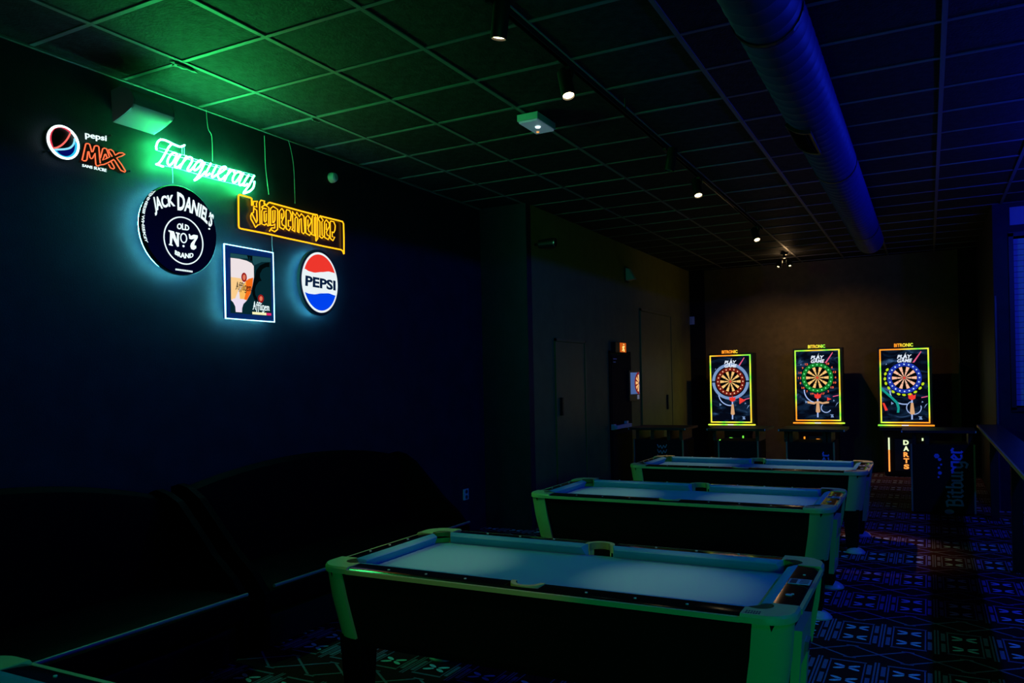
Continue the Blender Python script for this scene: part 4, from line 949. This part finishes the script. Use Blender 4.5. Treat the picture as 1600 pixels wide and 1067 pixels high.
def dart_machine(x, zt, kind, label):
    zb = zt - 1.21; hw = .36
    d = thing('dart_machine', (x, YM + .2, 0), label, 'dart machine', 'dart machines along the back wall')
    fr = lambda p, q, t: Vector((x + p, YM - t, zb + q))           # screen-plane coordinates, q up from the screen's foot
    MB().box((x - hw - .03, YM + .012, zb - .06), (x + hw + .04, YM + .30, zt + .03)).build('monitor_housing', M['black'], parent=d)
    MB().box((x - hw + .02, YM, zb + .02), (x + hw - .02, YM + .012, zt - .02)).build('display', screen_mat('display_art', kind * 3.7 + 1.3), parent=d)
    st = [(.30, ORG), (.42, YEL), (.52, GRN), (.62, YEL), (.72, REDO)]
    lm = ramp_glow('led_frame_%d' % kind, st, 1.9, kind * 1.37 + .4)
    for lo, hi in (((-hw, 1.19), (hw, 1.21)), ((-hw, 0), (hw, .02)), ((-hw, .02), (-hw + .02, 1.19)), ((hw - .02, .02), (hw, 1.19))):
        MB().box((x + lo[0], YM - .012, zb + lo[1]), (x + hi[0], YM + .01, zb + hi[1])).build('led_strip', lm, parent=d)
    MB().box((x - hw - .04, YM - .05, zb - .045), (x + hw + .06, YM + .012, zb - .025)).build('led_strip', lm, parent=d)
    MB().box((x - .05, YM - .055, zb - .04), (x + .05, YM - .05, zb - .026)).build('logo_light', WHT, parent=d)
    b = MB(); warp(b, text_geo('BITRONIC', .03), [(x - .14, YM, zt + .028), (x + .135, YM, zt + .028)], [(x - .14, YM, zt + .085), (x + .135, YM, zt + .085)], (0, -1, 0), .01); b.build('brand_lettering', lm, parent=d)
    def lay(polys, m, nm, lift):
        b = MB()
        for pl in polys: b.add([fr(p, q, lift) for p, q in pl], [tuple(range(len(pl)))])
        b.build(nm, m, parent=d, recalc=False)
    def circ(cx, cz, r, n=32, a0=0, a1=2 * PI): return [(cx + r * math.cos(a0 + (a1 - a0) * k / n), cz + r * math.sin(a0 + (a1 - a0) * k / n)) for k in range(n)]
    def band(cx, cz, r0_, r1_, a0, a1, n=20): return [(cx + r1_ * math.cos(a0 + (a1 - a0) * k / n), cz + r1_ * math.sin(a0 + (a1 - a0) * k / n)) for k in range(n + 1)] + [(cx + r0_ * math.cos(a0 + (a1 - a0) * k / n), cz + r0_ * math.sin(a0 + (a1 - a0) * k / n)) for k in range(n, -1, -1)]
    cx, cz = .0, .735
    # title words, sweep, swirl
    for wd, q0, q1, sc_ in (('PLAY', 1.05, 1.11, .10), ('GAME', .985, 1.045, .105)):
        b = MB(); warp(b, text_geo(wd, .04), [fr(-sc_, q0, .005), fr(sc_, q0, .005)], [fr(-sc_ + .015, q1, .005), fr(sc_ + .015, q1, .005)], (0, -1, 0)); b.build('title', WHT, parent=d, recalc=False)
    lay([[(-.03, 1.03), (0, 1.03), (.035, 1.155)]], WHT, 'title', .0055)
    lay([[(.12, .98), (.15, .98), (.255, 1.15), (.245, 1.16)]], PINKS, 'streak', .002)
    lay([band(.0, .52, .205, .222, PI * .98, PI * 1.55)], PALE, 'swirl', .002)
    lay([[(.30, .30), (.275, .24), (.33, .32)], [(-.20, .30), (-.16, .32), (-.20, .35)], [(.20, .06), (.25, .06), (.235, .10), (.25, .11), (.19, .11), (.21, .09)], [(-.27, .95), (-.25, .96), (-.26, .98)], [(.24, .33), (.27, .34), (.25, .36)]], STEEL, 'sparkle', .002)
    lay([[(.24, .42), (.33, .44), (.33, .425), (.24, .405)]], PINKS, 'streak', .002)
    if kind == 0:
        lay([band(cx, cz, .275, .325, .05, PI - .05)], STEEL, 'halo_band', .003); lay([band(cx, cz, .275, .325, PI + .05, 2 * PI - .05)], STEEL, 'halo_band', .003)
        lay([[(.15, .33), (.15, .45), (.26, .40)]], REDS, 'flight', .004)
        ringm, dots, wedge, dx0 = flat('ring_maroon', 112, 26, 18), flat('dot_cream', 255, 190, 150), SAND, .03
    elif kind == 1:
        ringm, dots, wedge, dx0 = flat('ring_green', 16, 118, 40), flat('dot_green', 110, 250, 150), SAND, .0
        seq = [20, 1, 18, 4, 13, 6, 10, 15, 2, 17, 3, 19, 7, 16, 8, 11, 14, 9, 12, 5]
        for k, nn in enumerate(seq):
            if k == 0: continue
            a = PI / 2 - 2 * PI * k / 20; px_, pz_ = cx + .288 * math.cos(a), cz + .288 * math.sin(a); hw2 = .012 * len(str(nn))
            b = MB(); warp(b, text_geo(str(nn), .03), [fr(px_ - hw2, pz_ - .017, .004), fr(px_ + hw2, pz_ - .017, .004)], [fr(px_ - hw2, pz_ + .017, .004), fr(px_ + hw2, pz_ + .017, .004)], (0, -1, 0)); b.build('number', NUM, parent=d, recalc=False)
        lay([[(.15, .34), (.15, .40), (.215, .37)]], REDS, 'flight', .004)
        lay([[(-.17, .335), (-.165, .30), (-.06, .28), (-.0, .315), (-.0, .34), (-.07, .315), (-.13, .33)], [(.18, .325), (.175, .30), (.07, .285), (.0, .31), (.0, .34), (.08, .315), (.14, .33)]], TANS, 'swoosh', .004)
        lay([band(.13, .22, .07, .083, PI * .75, PI * 1.85)], PALE, 'swirl', .003)
    else:
        ringm, dots, wedge, dx0 = flat('ring_blue', 26, 50, 165), flat('dot_blue', 190, 220, 255), PINK, .105
        for a in (150, 165, 182, 198, 216, 234, 252, 268, 285, 303, 322, 338):
            a_ = math.radians(a); c_, s_ = math.cos(a_), math.sin(a_); px_, pz_ = cx + .285 * c_, cz + .275 * s_
            lay([[(px_ + (-s_) * p + c_ * q, pz_ + c_ * p + s_ * q) for p, q in ((-.03, 0), (-.012, .018), (.014, .02), (.03, .002), (.012, -.018), (-.014, -.017))]], LIME, 'leaf_shape', .004)
        lay([[(-.33, .53), (-.30, .50), (-.20, .40), (-.13, .32), (-.11, .24), (-.12, .17), (-.085, .17), (-.075, .25), (-.09, .33), (-.17, .42), (-.27, .52), (-.33, .58)]], TEAL, 'tail_shape', .003)
        lay([band(.13, .25, .10, .112, PI * .6, PI * 2.1)], PALE, 'swirl', .003)
        lay([[(-.33, .33), (-.30, .33), (-.25, .21), (-.29, .20)]], REDS, 'streak', .003)
    # board
    lay([circ(cx, cz, .262, 48)], BLK, 'board_rim', .005)
    lay([circ(cx, cz, .252, 48)], ringm, 'board_ring', .006)
    lay([circ(cx, cz, .188, 40)], BLK, 'board_face', .007)
    ww = []
    for k in range(10):
        a0, a1 = PI / 2 + 2 * PI * (2 * k + .5) / 20 , PI / 2 + 2 * PI * (2 * k + 1.5) / 20
        for r0_, r1_ in ((.022, .100), (.106, .180)): ww.append(band(cx, cz, r0_, r1_, a0 + .02, a1 - .02, 5))
    for k, pl in enumerate(ww): lay([pl], wedge, 'board_segment', .008)
    lay([circ(cx, cz, .018, 16)], REDS, 'bull', .009)
    for k in range(20):
        a = PI / 2 + 2 * PI * k / 20; lay([circ(cx + .22 * math.cos(a), cz + .22 * math.sin(a), .0125, 10)], dots, 'ring_light', .009)
    # plain dart below the board
    lay([[(dx0 - .012, .40), (dx0 + .012, .40), (dx0 + .006, .06), (dx0 - .016, .06)]], PALE, 'dart_shaft', .004)
    lay([[(dx0 - .018, .33), (dx0 + .018, .33), (dx0 + .036, .16), (dx0 + .022, .14), (dx0 - .02, .14), (dx0 - .034, .16)]], TANS, 'dart_barrel', .005)
    lay([[(dx0, .37), (dx0 - .05, .40), (dx0 - .055, .465), (dx0 - .02, .445), (dx0, .48), (dx0 + .02, .445), (dx0 + .055, .465), (dx0 + .05, .40)]], REDS, 'dart_flight', .006)
    # lower cabinet
    MB().box((x - hw - .02, YM - .10, zb - .115), (x + hw + .02, YM + .25, zb - .062)).build('shelf', M['black'], parent=d)
    lw = MB(); lw.loft([[Vector((x + a * (hw - .02), yy, zb - .115)) for a, yy in ((-1, YM - .08), (1, YM - .08), (1, YM + .28), (-1, YM + .28))], [Vector((x + a * (hw - .05), yy, zb - .24)) for a, yy in ((-1, YM + .0), (1, YM + .0), (1, YM + .28), (-1, YM + .28))], [Vector((x + a * (hw - .05), yy, .02)) for a, yy in ((-1, YM + .0), (1, YM + .0), (1, YM + .28), (-1, YM + .28))]])
    lw.build('lower_cabinet', M['matte'], parent=d)
    MB().box((x - .16, YM - .004, .10), (x + .16, YM + .0, zb - .26)).build('front_panel', mat('brown_panel', (0.03, 0.022, 0.014), 0.5), parent=d)
    ls = ramp_glow('led_tube_%d' % kind, [(.30, ORG), (.5, (1.0, .35, .05)), (.6, (.7, .9, .35))], .9, kind * 2.1 + .3, 1.3)
    cols = [[GRN, GRN], [ORG, ORG], [(0.75, 0.95, 0.5), (1.0, 0.33, 0.06)]][kind]
    so_ = (.205, .225, .245)[kind]
    g0, g1 = glow('tube_upper_%d' % kind, cols[0], 1.3), glow('tube_lower_%d' % kind, cols[1], 1.3)
    for sx in (-1, 1):
        b = MB(); b.box((x + sx * so_ - .011, YM - .022, .085), (x + sx * so_ + .011, YM - .002, .44), 1); b.box((x + sx * so_ - .011, YM - .022, .44), (x + sx * so_ + .011, YM - .002, .635), 0)
        b.build('led_tube', [g0, g1], parent=d)
    b = MB()
    for k, ch in enumerate('DARTS'):
        z1_ = .60 - k * .098; warp(b, text_geo(ch, .045), [(x - .035, YM - .005, z1_ - .078), (x + .045, YM - .005, z1_ - .078)], [(x - .035, YM - .005, z1_), (x + .045, YM - .005, z1_)], (0, -1, 0), .006, 0 if k < 2 else 1)
    b.build('dart_lettering', [g0, g1], parent=d)
    return d
dart_machine(-3.13, 2.075, 0, 'left dart machine, its board ringed by a pale blue band')
dart_machine(-1.67, 2.115, 1, 'middle dart machine with a green ring and orange numbers around the board')
dart_machine(-0.345, 2.085, 2, 'right dart machine with a blue ring and yellow-green shapes around the board')

# ================================================================== HIGH TABLES with printed boxes
def high_table(x0, x1, bx0, bx1, y, label, ups=None, depth=.55):
    t = thing('high_table', ((x0 + x1) / 2, y + depth / 2, 0), label, 'high table', 'box-based high tables before the dart machines')
    MB().box((x0, y - .06, .975), (x1, y + depth + .06, 1.005)).build('table_top', M['black'], parent=t)
    for xx in (x0, x1 - .012):
        MB().box((xx, y - .062, .978), (xx + .012, y - .058, 1.002)).build('end_cap', M['white'], parent=t)
    MB().box((bx0, y, .03), (bx1, y + depth, .835)).build('box', M['matte'], parent=t)
    for xx in (ups or (bx0 + .02, (2 * bx0 + bx1) / 3, (bx0 + 2 * bx1) / 3, bx1 - .06)):
        MB().box((xx, y + .03, .835), (xx + .045, y + depth - .03, .975)).build('upright', M['black'], parent=t)
    for xx in (bx0 - .006, bx1 - .012):
        MB().box((xx, y - .008, .03), (xx + .018, y + .006, .84)).build('corner_trim', M['edge'], parent=t)
    for xx in (bx0 + .05, bx1 - .05):
        for yy in (y + .05, y + depth - .05): MB().lathe([(.02, 0), (.02, .03), (.001, .03)], lambda a, c, h: Vector((xx + a, yy + c, h)), 10, caps=False).build('foot', M['black'], parent=t)
    return t
ht1 = high_table(-3.74, -2.93, -3.68, -2.98, 10.62, 'high table left of the farthest pool table, near the black door')
b = MB()
for k in range(3):
    z_ = .745 - k * .07; pts = [(-3.34 + .022 * q, 10.612, z_ + .016 * ((-1) ** q) * (1 if q % 3 else 1.8)) for q in range(7)]
    b.tube(smooth_path(pts, 3), .005, 5)
b.build('box_print', M['print'], parent=ht1, smooth=True)
high_table(-2.64, -1.88, -2.50, -1.985, 10.62, 'high table in front of the left dart machine', (-2.58, -2.02))
ht3 = high_table(-1.72, -0.93, -1.63, -1.06, 10.62, 'high table in front of the middle dart machine', (-1.66, -1.60, -1.20, -1.14))
high_table_4 = high_table(-0.30, 0.48, -0.20, 0.46, 10.62, 'high table with a Gothic-lettered box in front of the right dart machine', (-.19, -.05, .40))
def brand(t, x0, x1, z0, z1, y):
    # word reading upward on the front of the box
    b = MB(); warp(b, broken_text('Bitburger', .13), [(x1, y, z0), (x1, y, z1)], [(x0, y, z0), (x0, y, z1)], (0, -1, 0)); o = b.build('box_lettering', M['print'], parent=t, recalc=False)
    return o
M['print'] = mat('box_print_paint', (0.22, 0.28, 1.0), 0.6)
brand(high_table_4, .155, .385, .11, .80, 10.615)
b = MB()
b.lathe([(.05, 0), (.05, .003), (.001, .003)], lambda a, c, h: Vector((.19 + a, 10.62 - h, .045 + c * .6)), 16, caps=False)
b.build('box_emblem', M['print'], parent=high_table_4)
b = MB()
for k, (px_, pz_, r_) in enumerate(((.07, .70, .030), (.10, .66, .02), (.115, .60, .012), (.09, .56, .014), (.10, .50, .022), (.085, .45, .012))):
    b.prism([(px_ + r_ * math.cos(2 * PI * q / 6), pz_ + r_ * math.sin(2 * PI * q / 6)) for q in range(6)], lambda p, q, t: Vector((p, 10.62 - t, q)), 0, .003)
b.build('box_emblem', M['print'], parent=high_table_4)
b = MB(); warp(b, broken_text('Bitburger', .13), [(-1.09, 10.615, .10), (-1.09, 10.615, .72)], [(-1.24, 10.615, .10), (-1.24, 10.615, .72)], (0, -1, 0)); b.build('box_lettering', M['print'], parent=ht3, recalc=False)

# drink ledge on the right
le = thing('drink_ledge', (0.7, 7, 0), 'long dark bar-height drink ledge with a pale edge at the right', 'counter')
MB().box((0.52, 2.2, 1.015), (0.75, 11.1, 1.05)).build('counter_top', M['wood'], parent=le)
MB().box((0.508, 2.2, 1.018), (0.52, 11.1, 1.047)).build('edge_strip', M['edge'], parent=le)
for y_ in (2.6, 5.2, 7.8, 10.4): MB().box((0.60, y_, 0), (0.68, y_ + .08, 1.015)).build('post', M['black'], parent=le)
